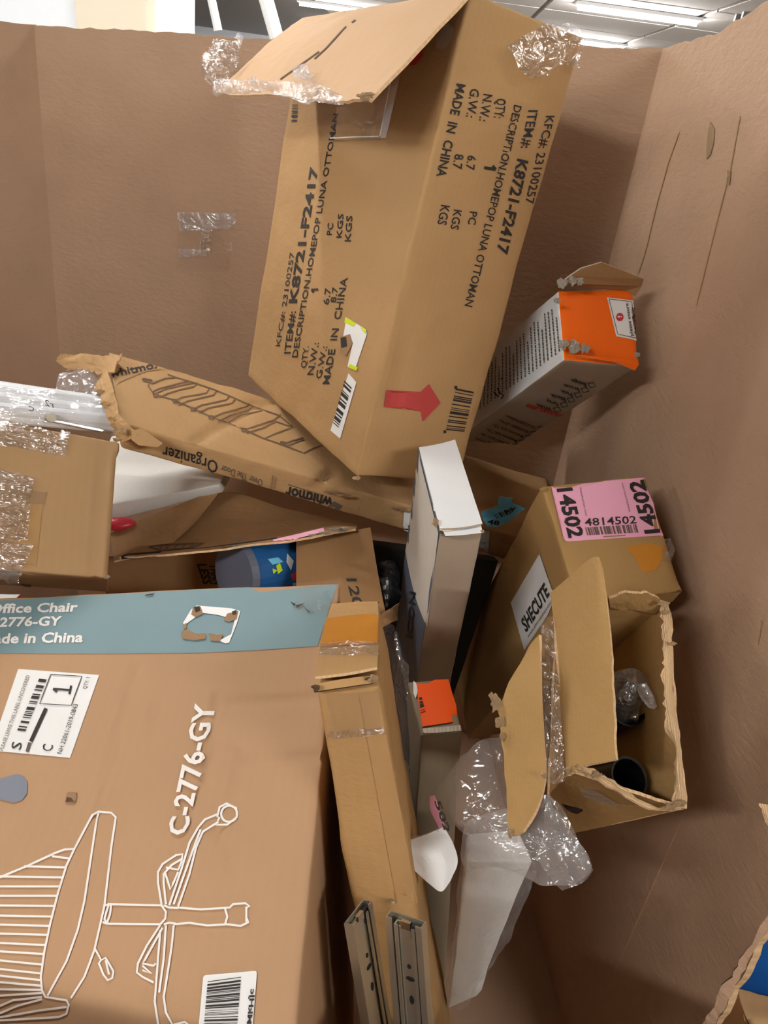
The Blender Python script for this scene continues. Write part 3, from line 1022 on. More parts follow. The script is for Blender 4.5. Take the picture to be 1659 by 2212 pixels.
# torn open end
sheet('torn_flap', [[(136, 764, 1.47), (180, 768, 1.50), (236, 766, 1.53), (262, 764, 1.52)], [(130, 780, 1.46), (175, 776, 1.48), (222, 788, 1.50), (250, 792, 1.49)], [(150, 800, 1.46), (190, 796, 1.47), (226, 806, 1.48), (246, 800, 1.47)]], ['organizer_board', 'torn_board', 'back_board'], t, k=(5, 7), thick=0.003, amp=0.010, freq=24, seed=9, jag={'r0': 0.004, 'c0': 0.006, 'r1': 0.004}, label='curled torn strip of carton')
sheet('torn_edge', [[(232, 800, 1.487), (218, 806, 1.49), (206, 812, 1.492)], [(244, 838, 1.425), (226, 840, 1.43), (208, 842, 1.435)], [(252, 868, 1.38), (234, 868, 1.385), (222, 866, 1.395)], [(258, 896, 1.345), (244, 898, 1.35), (232, 896, 1.36)], [(278, 918, 1.322), (260, 920, 1.325), (248, 922, 1.34)], [(300, 940, 1.318), (276, 950, 1.32), (258, 958, 1.335)]],
      ['organizer_board', 'torn_board', 'back_board'], t, k=(7, 4), thick=0.003, amp=0.010, freq=36, seed=12, jag={'c1': 0.006})
for i, (x, y, d, s_) in enumerate(((216, 846, 1.43, 20), (228, 874, 1.385, 24), (246, 906, 1.34, 26), (262, 930, 1.32, 26))):
    scrap('torn_edge', x, y, d - 0.012, s_, 'organizer_board' if i % 3 else 'torn_board', t, i, 0.7)
slab_poly('torn_edge', [(284, 930, 1.318), (306, 926, 1.32), (352, 958, 1.33), (340, 966, 1.33), (300, 962, 1.322), (284, 950, 1.318)], ['organizer_board', 'torn_board'], t, thick=0.002)
for i, (x, y, d) in enumerate(((718, 1062, 1.505), (742, 1070, 1.51), (860, 1098, 1.56), (880, 1103, 1.565), (1030, 1142, 1.62))):
    scrap('torn_edge', x, y, d - .012, 34, 'torn_board', t, 20 + i, 0.22)
# stuck-on labels
sheet('blue_sticker', [[(1040, 1105, 1.60), (1062, 1098, 1.58), (1080, 1090, 1.59), (1098, 1082, 1.60)], [(1042, 1120, 1.605), (1070, 1115, 1.598), (1098, 1106, 1.605), (1132, 1098, 1.62)], [(1052, 1136, 1.60), (1074, 1138, 1.60), (1096, 1128, 1.61), (1128, 1104, 1.615)]], ['blue_label', 'white_label'], t, k=(4, 4), thick=0.0006, amp=0.006, freq=30, seed=3, label='crumpled torn pale blue sticker')
sheet('blue_sticker', [[(1078, 1070, 1.56), (1092, 1076, 1.565), (1108, 1074, 1.57)], [(1074, 1096, 1.585), (1088, 1090, 1.582), (1100, 1094, 1.587)]], ['blue_label', 'white_label'], t, k=(4, 4), thick=0.0006, amp=0.006, freq=40, seed=4)
V, F = [], []
BB = Body([at(1030, 1090, 1.585), at(1140, 1090, 1.585), at(1140, 1145, 1.60), at(1030, 1145, 1.60)], [(0, 1, 2, 3)])
text('48', BB, (1052, 1130), (1078, 1134), (1054, 1120), 'black_ink', t, .03, off=0.004)
text('44', BB, (1112, 1092), (1086, 1102), (1116, 1101), 'black_ink', t, .02, off=0.004)
bars('barcode_print', BB, [(1066, 1110), (1100, 1098), (1104, 1108), (1074, 1120)], 16, 'black_ink', t, 4, off=0.004)
sl1 = decal('shipping_label', BW, [(872, 1104), (892, 1106), (888, 1168), (868, 1164)], 'white_label', t, n=(2, 4), off=0.003)
text('L', BW, (884, 1142), (882, 1132), (874, 1142), 'black_ink', sl1, .01, off=0.004)
sl2 = decal('shipping_label', BW, [(1036, 1142), (1057, 1146), (1053, 1214), (1030, 1210)], 'white_label', t, n=(2, 4), off=0.003)
bars('barcode_print', BW, [(1037, 1168), (1048, 1170), (1046, 1192), (1033, 1190)], 12, 'grey_ink', sl2, 6, off=0.004)
for x, y in ((1062, 1204), (1050, 1110)):
    decal_poly('tear_hole', BW, [(x - 5, y - 2), (x + 4, y - 4), (x + 6, y + 2), (x - 2, y + 4)], 'dark_edge', t)

# ================================================================== office chair carton
t = thing('office_chair_carton', 'large flat office chair carton with grey printed band and white chair drawing', 'carton', base_of('office'))
gr = groove([[(620, 1640), (700, 1632)], [(500, 1605), (540, 1645), (690, 1630)], [(470, 1500), (455, 1610), (440, 1700)], [(515, 1650), (508, 1720)], [(300, 1430), (260, 1560), (215, 1760)], [(470, 1520), (690, 1505)], [(470, 1780), (500, 1870)], [(335, 1520), (330, 1600)]], 0.0055, 7)
ob, BC = carton('body', BOX['office'], ['chair_board'], t, r=0.006, step=0.0065, amp=0.003, freq=4, seed=3, deform=gr)
# printed band along the far edge
gv = [(-120, 1303), (180, 1286), (480, 1270), (732, 1259)]
lv = [(-120, 1413), (0, 1412), (220, 1413), (430, 1411), (560, 1405), (690, 1396)]
V, F = [], []
nb = 40
for i in range(nb + 1):
    x0_ = -120 + 849 * i / nb
    x1_ = -120 + 806 * i / nb
    y0_ = np.interp(x0_, [p[0] for p in gv], [p[1] for p in gv]) + 2
    y1_ = np.interp(x1_, [p[0] for p in lv], [p[1] for p in lv])
    for j in range(9):
        f = j / 8
        V.append(BC.hit(x0_ + (x1_ - x0_) * f, y0_ + (y1_ - y0_) * f, 0.0008))
    if i:
        for j in range(8):
            k = i * 9 + j
            F.append([k - 9, k - 8, k + 1, k])
band = mesh_obj('printed_band', V, F, 'grey_band', t, smooth=True, label='grey blue printed band')
WI = 'white_ink'
text('Office Chair', BC, (-26, 1326), (167, 1322), (-22, 1306), WI, band, .03, off=0.0016)
text('C-2776-GY', BC, (-38, 1356), (132, 1352), (-34, 1336), WI, band, .03, off=0.0016)
text('Made in China', BC, (-42, 1392), (179, 1388), (-38, 1370), WI, band, .03, off=0.0016)
text('C-2776-GY', BC, (404, 1806), (464, 1522), (362, 1806), WI, t, .025, off=0.0028)
z6 = lambda pts: [(x / 2.074, 1600 + y / 2.074) for x, y in pts]
circ = lambda cx, cy, r: [(cx + r * math.cos(a * math.pi / 8), cy + r * math.sin(a * math.pi / 8)) for a in range(17)]
chair = [[(-60, 640), (0, 615), (120, 565), (250, 505), (290, 490), (335, 487), (415, 335), (440, 320), (500, 325), (520, 345), (500, 480), (470, 740), (450, 830), (425, 940), (380, 1060), (320, 1155)],
         [(440, 320), (410, 520), (380, 720), (350, 850), (300, 990), (215, 1145)],
         [(335, 487), (300, 560), (260, 690), (225, 830), (200, 950), (185, 1060), (190, 1120), (205, 1150), (300, 1165), (310, 1185), (300, 1225), (265, 1240), (0, 1255)],
         [(425, 930), (455, 985), (475, 975), (510, 1035), (505, 1065), (485, 1075), (465, 1050), (445, 1000), (455, 985)], [(475, 985), (490, 1050)],
         [(235, 520), (315, 530)], [(110, 565), (300, 570)], [(0, 610), (280, 615)], [(-40, 655), (268, 655)], [(-40, 697), (255, 697)], [(-40, 740), (245, 743)], [(-40, 785), (232, 790)], [(-40, 825), (225, 832)],
         [(-40, 865), (215, 872)], [(-40, 906), (207, 918)], [(-40, 943), (200, 958)], [(-40, 982), (190, 1005)], [(-40, 1020), (187, 1045)], [(-40, 1050), (187, 1075)], [(-40, 1080), (187, 1100)], [(-40, 1115), (190, 1118)], [(-40, 1147), (190, 1132)],
         [(-20, 1200), (60, 1165), (190, 1150)], [(-20, 1232), (80, 1190), (190, 1160)], [(-20, 1245), (180, 1210), (300, 1195)],
         [(465, 742), (490, 735), (730, 740)], [(460, 815), (480, 822), (720, 825)], [(490, 735), (478, 770), (470, 800), (480, 822)], [(500, 735), (495, 780), (480, 822)],
         [(725, 740), (745, 770), (742, 800), (720, 825)], [(735, 740), (760, 750), (800, 752)], [(735, 825), (760, 818), (790, 822)],
         [(800, 750), (900, 758), (1030, 750), (1045, 735), (1100, 730), (1120, 745), (1105, 750)], [(780, 825), (850, 818), (930, 830), (1020, 825), (1080, 832), (1115, 815), (1108, 800)], [(1010, 755), (1020, 790), (1010, 825)], [(1105, 745), (1105, 815)],
         [(800, 745), (850, 600), (880, 480), (910, 410), (980, 365)], [(760, 740), (820, 560), (850, 460), (890, 390), (920, 355), (980, 330)], [(780, 735), (870, 480), (900, 400)],
         circ(1028, 330, 36), [(975, 345), (985, 300), (1015, 284), (1060, 305), (1062, 345), (1020, 378), (970, 378), (985, 345)],
         [(725, 735), (710, 640), (710, 590), (730, 555), (790, 515), (820, 510), (815, 545), (800, 580), (770, 575), (745, 570)], [(745, 735), (735, 640), (735, 600), (770, 560), (820, 530)], [(740, 590), (765, 670), (800, 590)],
         [(720, 828), (660, 920), (620, 1000), (615, 1040), (640, 1060), (690, 1085)], [(730, 840), (650, 985), (640, 1000), (690, 1010), (700, 1000)], [(640, 1010), (680, 1045), (640, 1030)], [(745, 830), (735, 980), (715, 1130)],
         [(780, 830), (770, 930), (750, 1060), (735, 1150), (745, 1220), (775, 1275), (830, 1262), (850, 1280)], [(720, 850), (708, 1000), (700, 1110), (695, 1170), (710, 1269), (715, 1300)]]
ribbons('printed_drawing', BC, [z6(l) for l in chair], 4.6, WI, t, label='white line drawing of a swivel chair')
# labels
LBL = [(40, 1446), (215, 1459), (152, 1638), (-20, 1622)]
lab = decal('shipping_label', BC, LBL, 'white_label', t, n=(8, 8), label='white shipping label with a black barcode')
K = dict(off=0.0022)
bars('barcode_print', BC, [(86, 1468), (102, 1470), (54, 1588), (36, 1586)], 34, 'black_ink', lab, 11, along=1, **K)
ribbons('printed_text', BC, [[(101, 1532), (68, 1604)]], 8, 'black_ink', lab, off=0.0022)
ribbons('printed_text', BC, [[(66, 1606), (60, 1626)]], 7, 'grey_ink', lab, off=0.0022)
ribbons('printed_text', BC, [[(111, 1459), (178, 1463), (155, 1526), (87, 1522), (111, 1459)]], 1.8, 'black_ink', lab, off=0.0022)
ribbons('printed_text', BC, [[(116, 1490), (153, 1493)], [(155, 1483), (151, 1502)], [(116, 1490), (124, 1497)]], 4.5, 'black_ink', lab, off=0.0022)
text('S', BC, (46, 1622), (50, 1607), (24, 1618), 'black_ink', lab, .0, **K)
text('C', BC, (112, 1626), (117, 1612), (90, 1622), 'black_ink', lab, .0, **K)
text('QTY: 1', BC, (188, 1491), (196, 1466), (179, 1490), 'black_ink', lab, .0, **K)
text('NH 22061-2019-0843', BC, (134, 1631), (170, 1524), (124, 1629), 'black_ink', lab, .0, **K)
text('PLEASE LEAVE THIS LABEL UNCOVERED', BC, (8, 1624), (66, 1462), (0, 1622), 'grey_ink', lab, .0, **K)
bst = decal_poly('barcode_sticker', BC, rounded_quad([(440, 2108), (556, 2098), (545, 2240), (428, 2240)], 7), 'white_label', t, label='white barcode sticker')
bars('barcode_print', BC, [(450, 2122), (522, 2112), (512, 2236), (440, 2236)], 52, 'black_ink', bst, 21, along=1, **K)
text('X0ZMkHJc', BC, (528, 2270), (543, 2138), (538, 2270), 'black_ink', bst, .03, **K)
# remains of a peeled sticker on the band
decal_poly('peeled_sticker', BC, [(426, 1310), (500, 1316), (520, 1322), (512, 1350), (496, 1390), (488, 1392), (474, 1386), (500, 1372), (508, 1340), (470, 1330), (440, 1326), (430, 1330), (400, 1352), (396, 1348), (414, 1318)], 'white_label', t, off=0.002, label='remains of a torn white sticker')
for pts in ([(418, 1314), (434, 1312), (440, 1328), (424, 1336), (414, 1330)], [(492, 1328), (516, 1322), (512, 1340), (496, 1346), (484, 1342)], [(392, 1370), (404, 1362), (424, 1372), (444, 1370), (446, 1382), (420, 1386), (396, 1382)], [(452, 1370), (470, 1374), (484, 1372), (476, 1388), (456, 1386)], [(396, 1352), (404, 1348), (404, 1360), (398, 1362)]):
    decal_poly('torn_patch', BC, pts, 'tan_ink', t, off=0.0026)
for pts in ([(420, 1314), (432, 1312), (434, 1322), (424, 1326)], [(502, 1324), (512, 1320), (512, 1330), (504, 1332)], [(314, 1288), (336, 1284), (330, 1288), (316, 1290)], [(628, 1302), (640, 1308), (636, 1312)], [(650, 1308), (672, 1326), (668, 1326)], [(640, 1310), (660, 1306), (642, 1316)]):
    decal_poly('scuff', BC, pts, 'black_ink', t, off=0.003)
decal_poly('printed_dot', BC, [(x / 2.074, 1600 + y / 2.074) for x, y in ((-30, 180), (30, 165), (75, 152), (105, 160), (125, 190), (122, 240), (100, 270), (60, 280), (20, 270), (-30, 260))], 'lid_grey', t)
decal_poly('tear_hole', BC, [(143, 1735), (146, 1714), (152, 1712), (166, 1714), (166, 1730), (160, 1737)], 'tan_ink', t, off=0.002)
decal_poly('tear_hole', BC, [(143, 1735), (146, 1724), (156, 1726), (162, 1734)], 'dark_edge', t, off=0.0026)
sheet('packing_tape', [[(632, 1262, 1.112), (690, 1256, 1.112), (738, 1252, 1.112)], [(640, 1290, 1.075), (690, 1290, 1.075), (732, 1284, 1.082)], [(630, 1330, 1.035), (680, 1330, 1.035), (716, 1328, 1.04)]], 'clear_flat_tape', t, k=(5, 5), thick=0, amp=0.006, freq=22, seed=3, label='clear tape over the carton corner')

# ================================================================== taped carton on the left
t = thing('taped_carton', 'plain brown carton covered in shiny clear tape beside the white rails', 'carton', base_of('left'))
gr = groove([[(228, 960), (208, 1245)], [(256, 985), (236, 1250)]], 0.004, 5)
ob, BL = carton('body', BOX['left'], ['plain_board'], t, r=0.004, step=0.009, amp=0.002, freq=6, seed=6, deform=gr)
for i, q in enumerate(([(-40, 886), (70, 902), (62, 972), (-50, 956)], [(70, 902), (155, 928), (140, 988), (62, 972)], [(-40, 1005), (76, 1032), (64, 1082), (-50, 1076)], [(-50, 1078), (66, 1084), (60, 1170), (-60, 1160)], [(-60, 1150), (72, 1180), (40, 1250), (-70, 1240)])):
    decal('clear_tape', BL, q, 'streaky_tape', t, n=(14, 10), off=0.002, crinkle=0.012, jag=2, label='wrinkled clear packing tape' if i == 0 else None)
decal('brown_tape', BL, [(0, 1090), (92, 1092), (76, 1242), (-20, 1226)], 'clear_wood_tape', t, n=(6, 8), off=0.0008)
decal('paper_tape', BL, [(66, 1060), (102, 1064), (96, 1090), (62, 1088)], 'tan_ink', t, n=(4, 3), off=0.0009)
decal('paper_tape', BL, [(20, 1258), (68, 1262), (66, 1282), (18, 1278)], 'dark_edge', t, n=(4, 3), off=0.0012)
scrap('torn_edge', 128, 1158, 1.21, 16, 'torn_board', t, 5, 0.7)
scrap('torn_edge', 228, 1246, 1.205, 22, 'torn_paper', t, 6, 0.4)
scrap('torn_edge', 252, 950, 1.265, 22, 'torn_board', t, 7, 0.6)
sheet('loose_tape', [[(-10, 1228, 1.16), (20, 1240, 1.165), (40, 1240, 1.17)], [(-10, 1250, 1.13), (14, 1262, 1.14), (40, 1256, 1.15)]], 'clear_tape', t, k=(5, 5), thick=0, amp=0.01, freq=50, seed=2)

# white packet showing under the taped carton
sheet('paper_packet', [[(-20, 1283, 1.20), (20, 1284, 1.20), (44, 1284, 1.20)], [(-20, 1306, 1.19), (10, 1304, 1.19), (30, 1296, 1.19)]], ['white_label', 'red_plastic'], None, k=(4, 4), thick=0.004, label='small white paper packet tucked under the taped carton', cat='packet')

# ================================================================== white rails and their bag
t = thing('rail_bundle', 'bundle of white metal rails in clear plastic poking out of the organizer carton', 'rails', at(120, 900, 1.40))
for i, (a, b, r_) in enumerate((((-60, 834, 1.36), (252, 878, 1.46), 0.016), ((-60, 858, 1.34), (256, 898, 1.44), 0.015), ((-60, 880, 1.33), (254, 912, 1.42), 0.014), ((-60, 896, 1.33), (250, 925, 1.42), 0.010))):
    V, F = tube([at(*a), at(*b)], r_, 14)
    mesh_obj('rail', V, F, 'white_enamel', t, smooth=False)
V, F = tube([at(106, 899, 1.362), at(112, 902, 1.34)], 0.008, 12)
mesh_obj('screw', V, F, 'steel', t)
V, F = tube([at(96, 905, 1.36), at(240, 934, 1.41)], 0.004, 8)
mesh_obj('rod', V, F, 'bright_chrome', t)
sheet('plastic_sleeve', [[(-60, 822, 1.345), (90, 842, 1.375), (245, 862, 1.42)], [(-60, 860, 1.305), (90, 878, 1.345), (252, 905, 1.40)], [(-60, 905, 1.30), (90, 914, 1.33), (248, 936, 1.39)]], 'bag_film', t, k=(8, 10), thick=0, amp=0.008, freq=24, seed=4, label='clear plastic sleeve')
RB = Body([at(-60, 820, 1.30), at(260, 860, 1.37), at(260, 940, 1.36), at(-60, 905, 1.285)], [(0, 1, 2, 3)])
text('C', RB, (74, 880), (62, 878), (74, 890), 'black_ink', t, 0)
text('r2', RB, (116, 882), (98, 876), (114, 868), 'black_ink', t, 0)
sheet('plastic_bag', [[(150, 802, 1.50), (182, 795, 1.50), (222, 800, 1.50)], [(128, 828, 1.47), (175, 825, 1.46), (225, 830, 1.47)], [(118, 846, 1.45), (170, 856, 1.44), (228, 862, 1.44)]], 'milky_film', None, k=(7, 7), thick=0, amp=0.022, freq=22, seed=6, label='crumpled cloudy plastic bag at the torn carton end', cat='bag')

# ================================================================== foam, red thing, back carton and canister
t = thing('foam_block', 'white polystyrene foam slab behind the taped carton', 'foam', at(360, 1070, 1.50))
V8 = [at(190, 1140, 1.50), at(482, 1064, 1.55), at(240, 980, 1.85), at(520, 990, 1.85), at(190, 1098, 1.48), at(474, 1047, 1.53), at(240, 940, 1.80), at(520, 960, 1.80)]
carton('slab', V8, ['foam_white'], t, r=0.006, step=0.02, amp=0.003, freq=10, seed=3)
c = at(258, 1130, 1.47)
bm = bmesh.new()
bmesh.ops.create_icosphere(bm, subdivisions=3, radius=0.018)
V = [c + np.array(v.co) * np.array([1.6, 1.0, 0.7]) * (1 + 0.35 * vnoise(np.array(v.co), 40, 2)) for v in bm.verts]
F = [[v.index for v in f.verts] for f in bm.faces]
bm.free()
mesh_obj('red_wrapper', V, F, 'red_plastic', None, smooth=True, label='crumpled red wrapper between the taped carton and foam slab', cat='wrapper')

t = thing('crushed_carton', 'crushed open brown carton with torn black printed flap behind the chair carton', 'carton', at(560, 1290, 1.40) + np.array([0, 0, -0.25]))
# long side leaning up to the foam
sheet('side_panel', [[(238, 1152, 1.46), (340, 1108, 1.50), (482, 1052, 1.56)], [(246, 1212, 1.40), (350, 1186, 1.43), (420, 1130, 1.52)]], ['back_board', 'torn_board'], t, k=(6, 8), thick=0.004, amp=0.004, freq=14, seed=2)
# drooping flap with printed edge
flap2, BK = sheet('torn_flap', [[(380, 1125, 1.54), (480, 1064, 1.62), (620, 1098, 1.60), (772, 1136, 1.52)], [(320, 1170, 1.46), (450, 1140, 1.52), (610, 1132, 1.52), (771, 1138, 1.47)], [(258, 1205, 1.36), (445, 1191, 1.38), (640, 1164, 1.40), (768, 1140, 1.44)]], ['back_board', 'torn_board'], t, k=(8, 10), thick=0.004, amp=0.003, freq=12, seed=5, jag={'r1': 0.002})
ribbons('printed_edge', BK, [[(262, 1205), (380, 1195), (445, 1190), (520, 1180), (600, 1168)]], 12, 'black_card', flap2, off=0.0015, label='black printed strip')
ribbons('printed_edge', BK, [[(470, 1189), (530, 1181)]], 5, 'blue_label', flap2, off=0.0022)
ribbons('printed_edge', BK, [[(590, 1172), (660, 1156), (700, 1146)]], 9, 'pink_label', flap2, off=0.0018)
ribbons('printed_drawing', BK, [[(322, 1182), (345, 1190), (415, 1184), (438, 1174), (350, 1178), (322, 1182)], [(345, 1190), (350, 1178)], [(360, 1188), (366, 1178)], [(376, 1187), (384, 1177)], [(392, 1186), (402, 1176)], [(408, 1184), (420, 1175)]], 2.4, 'dark_edge', flap2, off=0.0015)
for i, (x, y) in enumerate(((700, 1150), (724, 1143), (742, 1142), (676, 1158))):
    scrap('torn_edge', x, y, 1.415 + (i == 2) * .01, 30, 'torn_paper', flap2, 30 + i, 0.3)
# front wall with lettering, inside wall
fw_, BFW = sheet('front_panel', [[(640, 1168, 1.44), (720, 1152, 1.45), (800, 1140, 1.46)], [(640, 1240, 1.40), (728, 1236, 1.41), (815, 1230, 1.42)], [(640, 1330, 1.36), (735, 1328, 1.37), (834, 1330, 1.38)]], ['back_board', 'torn_board'], t, k=(6, 8), thick=0.004, amp=0.004, freq=10, seed=7)
text('120', BFW, (748, 1250), (764, 1312), (770, 1250), 'black_ink', t, .02)
iw, BIW = sheet('inner_panel', [[(228, 1204, 1.56), (440, 1190, 1.60), (660, 1170, 1.60)], [(228, 1330, 1.62), (440, 1330, 1.64), (660, 1330, 1.62)]], ['back_board', 'dark_edge'], t, k=(5, 8), thick=0.004, amp=0.003, freq=10, seed=9)
text('LESS', BIW, (426, 1218), (440, 1262), (446, 1218), 'black_ink', t, .03)
text('THAN', BIW, (452, 1218), (462, 1262), (470, 1218), 'black_ink', t, .03)

t = thing('print_canister', 'round blue canister with tropical print and grey lid inside the crushed carton', 'canister', at(560, 1270, 1.47))
ax0, ax1 = at(516, 1238, 1.44), at(618, 1218, 1.52)
V, F = tube([ax0, ax0 + (ax1 - ax0) * 0.5, ax1 + (ax1 - ax0) * .12], 0.062, 32)
mesh_obj('body', V, F, 'blue_print', t, smooth=False)
axis = (ax1 - ax0) / np.linalg.norm(ax1 - ax0)
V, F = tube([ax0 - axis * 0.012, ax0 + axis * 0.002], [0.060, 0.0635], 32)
lid = mesh_obj('lid', V, F, 'lid_grey_shaded', t)
BCAN = Body(*[list(x) for x in tube([ax0, ax1 + (ax1 - ax0) * .12], 0.062, 32)])
for pts, mt in (([(578, 1208), (600, 1204), (612, 1214), (588, 1220)], 'blue_label'), ([(596, 1222), (604, 1216), (610, 1232), (600, 1240)], 'yellow_print'), ([(620, 1196), (634, 1212), (628, 1232), (618, 1214)], 'white_label'), ([(628, 1240), (644, 1232), (646, 1250), (632, 1254)], 'red_plastic'), ([(640, 1200), (644, 1200), (650, 1236), (645, 1236)], 'white_label'), ([(588, 1228), (598, 1232), (590, 1240)], 'yellow_print')):
    decal_poly('print_patch', BCAN, pts, mt, t, off=0.001)

# ================================================================== narrow taped carton
t = thing('narrow_carton', 'narrow tall brown carton with amber tape over its end, beside the chair carton', 'carton', base_of('narrow'))
ob, BN = carton('body', BOX['narrow'], ['tall_board'], t, r=0.007, step=0.010, amp=0.004, freq=7, seed=8, deform=groove([[(770, 1745), (865, 1735)], [(780, 1950), (885, 1930)], [(785, 2012), (840, 2005)]], 0.003, 7))
NB = BOX['narrow']
up = np.array(NB[4]) - np.array(NB[0]); up /= np.linalg.norm(up)
# folded end flaps with an open seam at the near end
_, BEF = sheet('end_flap', [[(716, 1304, 1.058), (768, 1299, 1.054), (816, 1298, 1.054)], [(698, 1360, 0.968), (758, 1356, 0.966), (818, 1352, 0.966)], [(680, 1462, 0.802), (750, 1452, 0.800), (814, 1440, 0.803)]], ['tall_board', 'torn_board'], t, k=(7, 6), thick=0.003, amp=0.002, freq=12, seed=3)
bt, BT = sheet('end_flap', [[(678, 1478, 0.797), (750, 1466, 0.793), (810, 1460, 0.795)], [(678, 1494, 0.792), (750, 1484, 0.788), (810, 1476, 0.791)]], ['tall_board', 'dark_edge'], t, k=(3, 6), thick=0.003, amp=0.002, freq=16, seed=6)
scrap('torn_edge', 682, 1486, 0.785, 20, 'dark_edge', t, 2, 0.9)
scrap('torn_edge', 806, 1466, 0.785, 26, 'torn_board', t, 3, 0.8)
scrap('torn_edge', 798, 1466, 0.788, 20, 'dark_edge', t, 4, 0.5)
scrap('torn_edge', 770, 1302, 1.055, 14, 'torn_board', t, 8, 0.6)
scrap('torn_edge', 812, 1302, 1.055, 16, 'dark_edge', t, 9, 0.5)
decal('amber_tape', BEF, [(704, 1336), (818, 1325), (816, 1392), (694, 1398)], 'amber_tape', t, n=(6, 6), off=0.001, label='amber packing tape')
decal('clear_tape', BEF, [(694, 1392), (817, 1390), (815, 1420), (688, 1418)], 'clear_tape', t, n=(12, 5), off=0.0016, crinkle=0.006)
decal('clear_tape', BN, [(690, 1578), (826, 1566), (828, 1582), (692, 1596)], 'clear_tape', t, n=(14, 4), off=0.003, crinkle=0.006)
decal('clear_tape', BN, [(683, 1500), (816, 1490), (822, 1578), (694, 1588)], 'clear_flat_tape', t, n=(6, 5), off=0.002)
decal('amber_tape', BN, [(776, 1500), (816, 1494), (900, 1950), (858, 1950)], 'clear_wood_tape', t, n=(3, 16), off=0.0012)
for x, y in ((868, 1908), (872, 1930), (846, 1948)):
    scrap('clear_tape', x, y, 0.845, 22, 'clear_tape', t, x, 0.5)

# ================================================================== white upright carton
t = thing('white_carton', 'slim white carton standing upright with slate printed lower side', 'carton', base_of('white'))
ob, BWH = carton('body', BOX['white'], ['white_card', 'carton_tan_white', 'slate_print'], t, r=0.003, step=0.010, amp=0.0015, freq=10, seed=4, facemat={'y0': 1, 'x0': 2})
# scuffed white area on the printed side, curving down
V, F = [], []
prof = [(958, 906, 945), (1000, 903, 950), (1060, 893, 948), (1140, 882, 946), (1190, 876, 944), (1230, 884, 938), (1270, 893, 934), (1310, 904, 928), (1345, 916, 924), (1352, 921, 923)]
for i, (y, xa, xb) in enumerate(prof):
    for j in range(7):
        V.append(BWH.hit(xa + 1 + (xb - xa - 1) * j / 6, y if i else y + 18 * j / 6 * 8, 0.001))
    if i:
        for j in range(6):
            k = i * 7 + j
            F.append([k - 7, k - 6, k + 1, k])
# outline follows the side face from the top edge to the curve
V, F = [], []
ts = np.linspace(0, 1, 26)
for i, s in enumerate(ts):
    yl = 972 + (1185 - 972) * min(1, s * 1.7) if s < .588 else 1185 + (1350 - 1185) * (s - .588) / .412
    xl = np.interp(yl, [965, 1185, 1230, 1270, 1310, 1350], [904, 876, 884, 893, 905, 921])
    yr = 1152 + (1352 - 1152) * s
    xr = np.interp(yr, [1148, 1352], [949, 922.5])
    for j in range(9):
        f = j / 8
        V.append(BWH.hit(xl + (xr - xl) * f, yl + (yr - yl) * f, 0.0012))
    if i:
        for j in range(8):
            k = i * 9 + j
            F.append([k - 9, k - 8, k + 1, k])
mesh_obj('worn_print', V, F, 'white_worn', t, smooth=True, label='scuffed white paper face')
sheet('top_flap', [[(905, 966, 1.288), (945, 960, 1.29), (983, 950, 1.296)], [(950, 1142, 1.138), (996, 1140, 1.14), (1042, 1132, 1.146)]], ['white_card', 'torn_board'], t, k=(5, 5), thick=0.002, amp=0.0015, freq=10, seed=1)
sheet('tuck_flap', [[(958, 1149, 1.132), (1000, 1145, 1.134), (1040, 1138, 1.14)], [(962, 1158, 1.13), (1000, 1156, 1.132), (1042, 1151, 1.138)]], ['white_card', 'dark_edge'], t, k=(3, 5), thick=0.002)
scrap('torn_edge', 940, 1128, 1.138, 18, 'torn_board', t, 3, 1.2)
scrap('torn_edge', 954, 1150, 1.132, 12, 'dark_edge', t, 5, 0.8)
scrap('torn_edge', 1042, 1148, 1.138, 10, 'torn_board', t, 6, 0.8)
text('ICON', BWH, (890, 1380), (900, 1280), (878, 1376), 'navy_card', t, .03, off=0.0018)
decal('clear_sticker', BWH, [(922, 1022), (926, 1022), (946, 1105), (940, 1106)], 'white_label', t, n=(2, 4), off=0.003)

# ================================================================== carton with orange label
t = thing('orange_label_carton', 'small narrow carton with a bright orange sticker on its top', 'carton', base_of('orlabel'))
ob, BOL = carton('body', BOX['orlabel'], ['grey_board'], t, r=0.003, step=0.010, amp=0.001, freq=10, seed=9)
ost = decal('orange_sticker', BOL, [(897, 1472), (968, 1470), (993, 1560), (912, 1572)], 'orange_sticker', t, n=(5, 5), off=0.002, label='bright orange sticker')
bars('barcode_print', BOL, [(905, 1510), (911, 1509), (921, 1545), (909, 1549)], 14, 'black_ink', ost, 9, off=0.003, along=1)
decal_poly('torn_patch', BOL, [(893, 1474), (899, 1473), (902, 1496), (898, 1512), (893, 1500)], 'white_label', t, off=0.0026)
sheet('tuck_flap', [[(912, 1574, 1.118), (955, 1570, 1.12), (995, 1566, 1.122)], [(914, 1584, 1.112), (955, 1582, 1.114), (997, 1578, 1.118)]], ['torn_paper', 'dark_edge'], t, k=(3, 5), thick=0.002)

# ================================================================== orange and white carton
t = thing('orange_carton', 'white product carton with glossy orange end leaning against the bin wall', 'carton', base_of('orange'))
ob, BOR = carton('body', BOX['orange'], ['white_card', 'orange_gloss', 'carton_tan_white'], t, r=0.004, step=0.010, amp=0.002, freq=9, seed=5, facemat={'z1': 1, 'y0': 2})
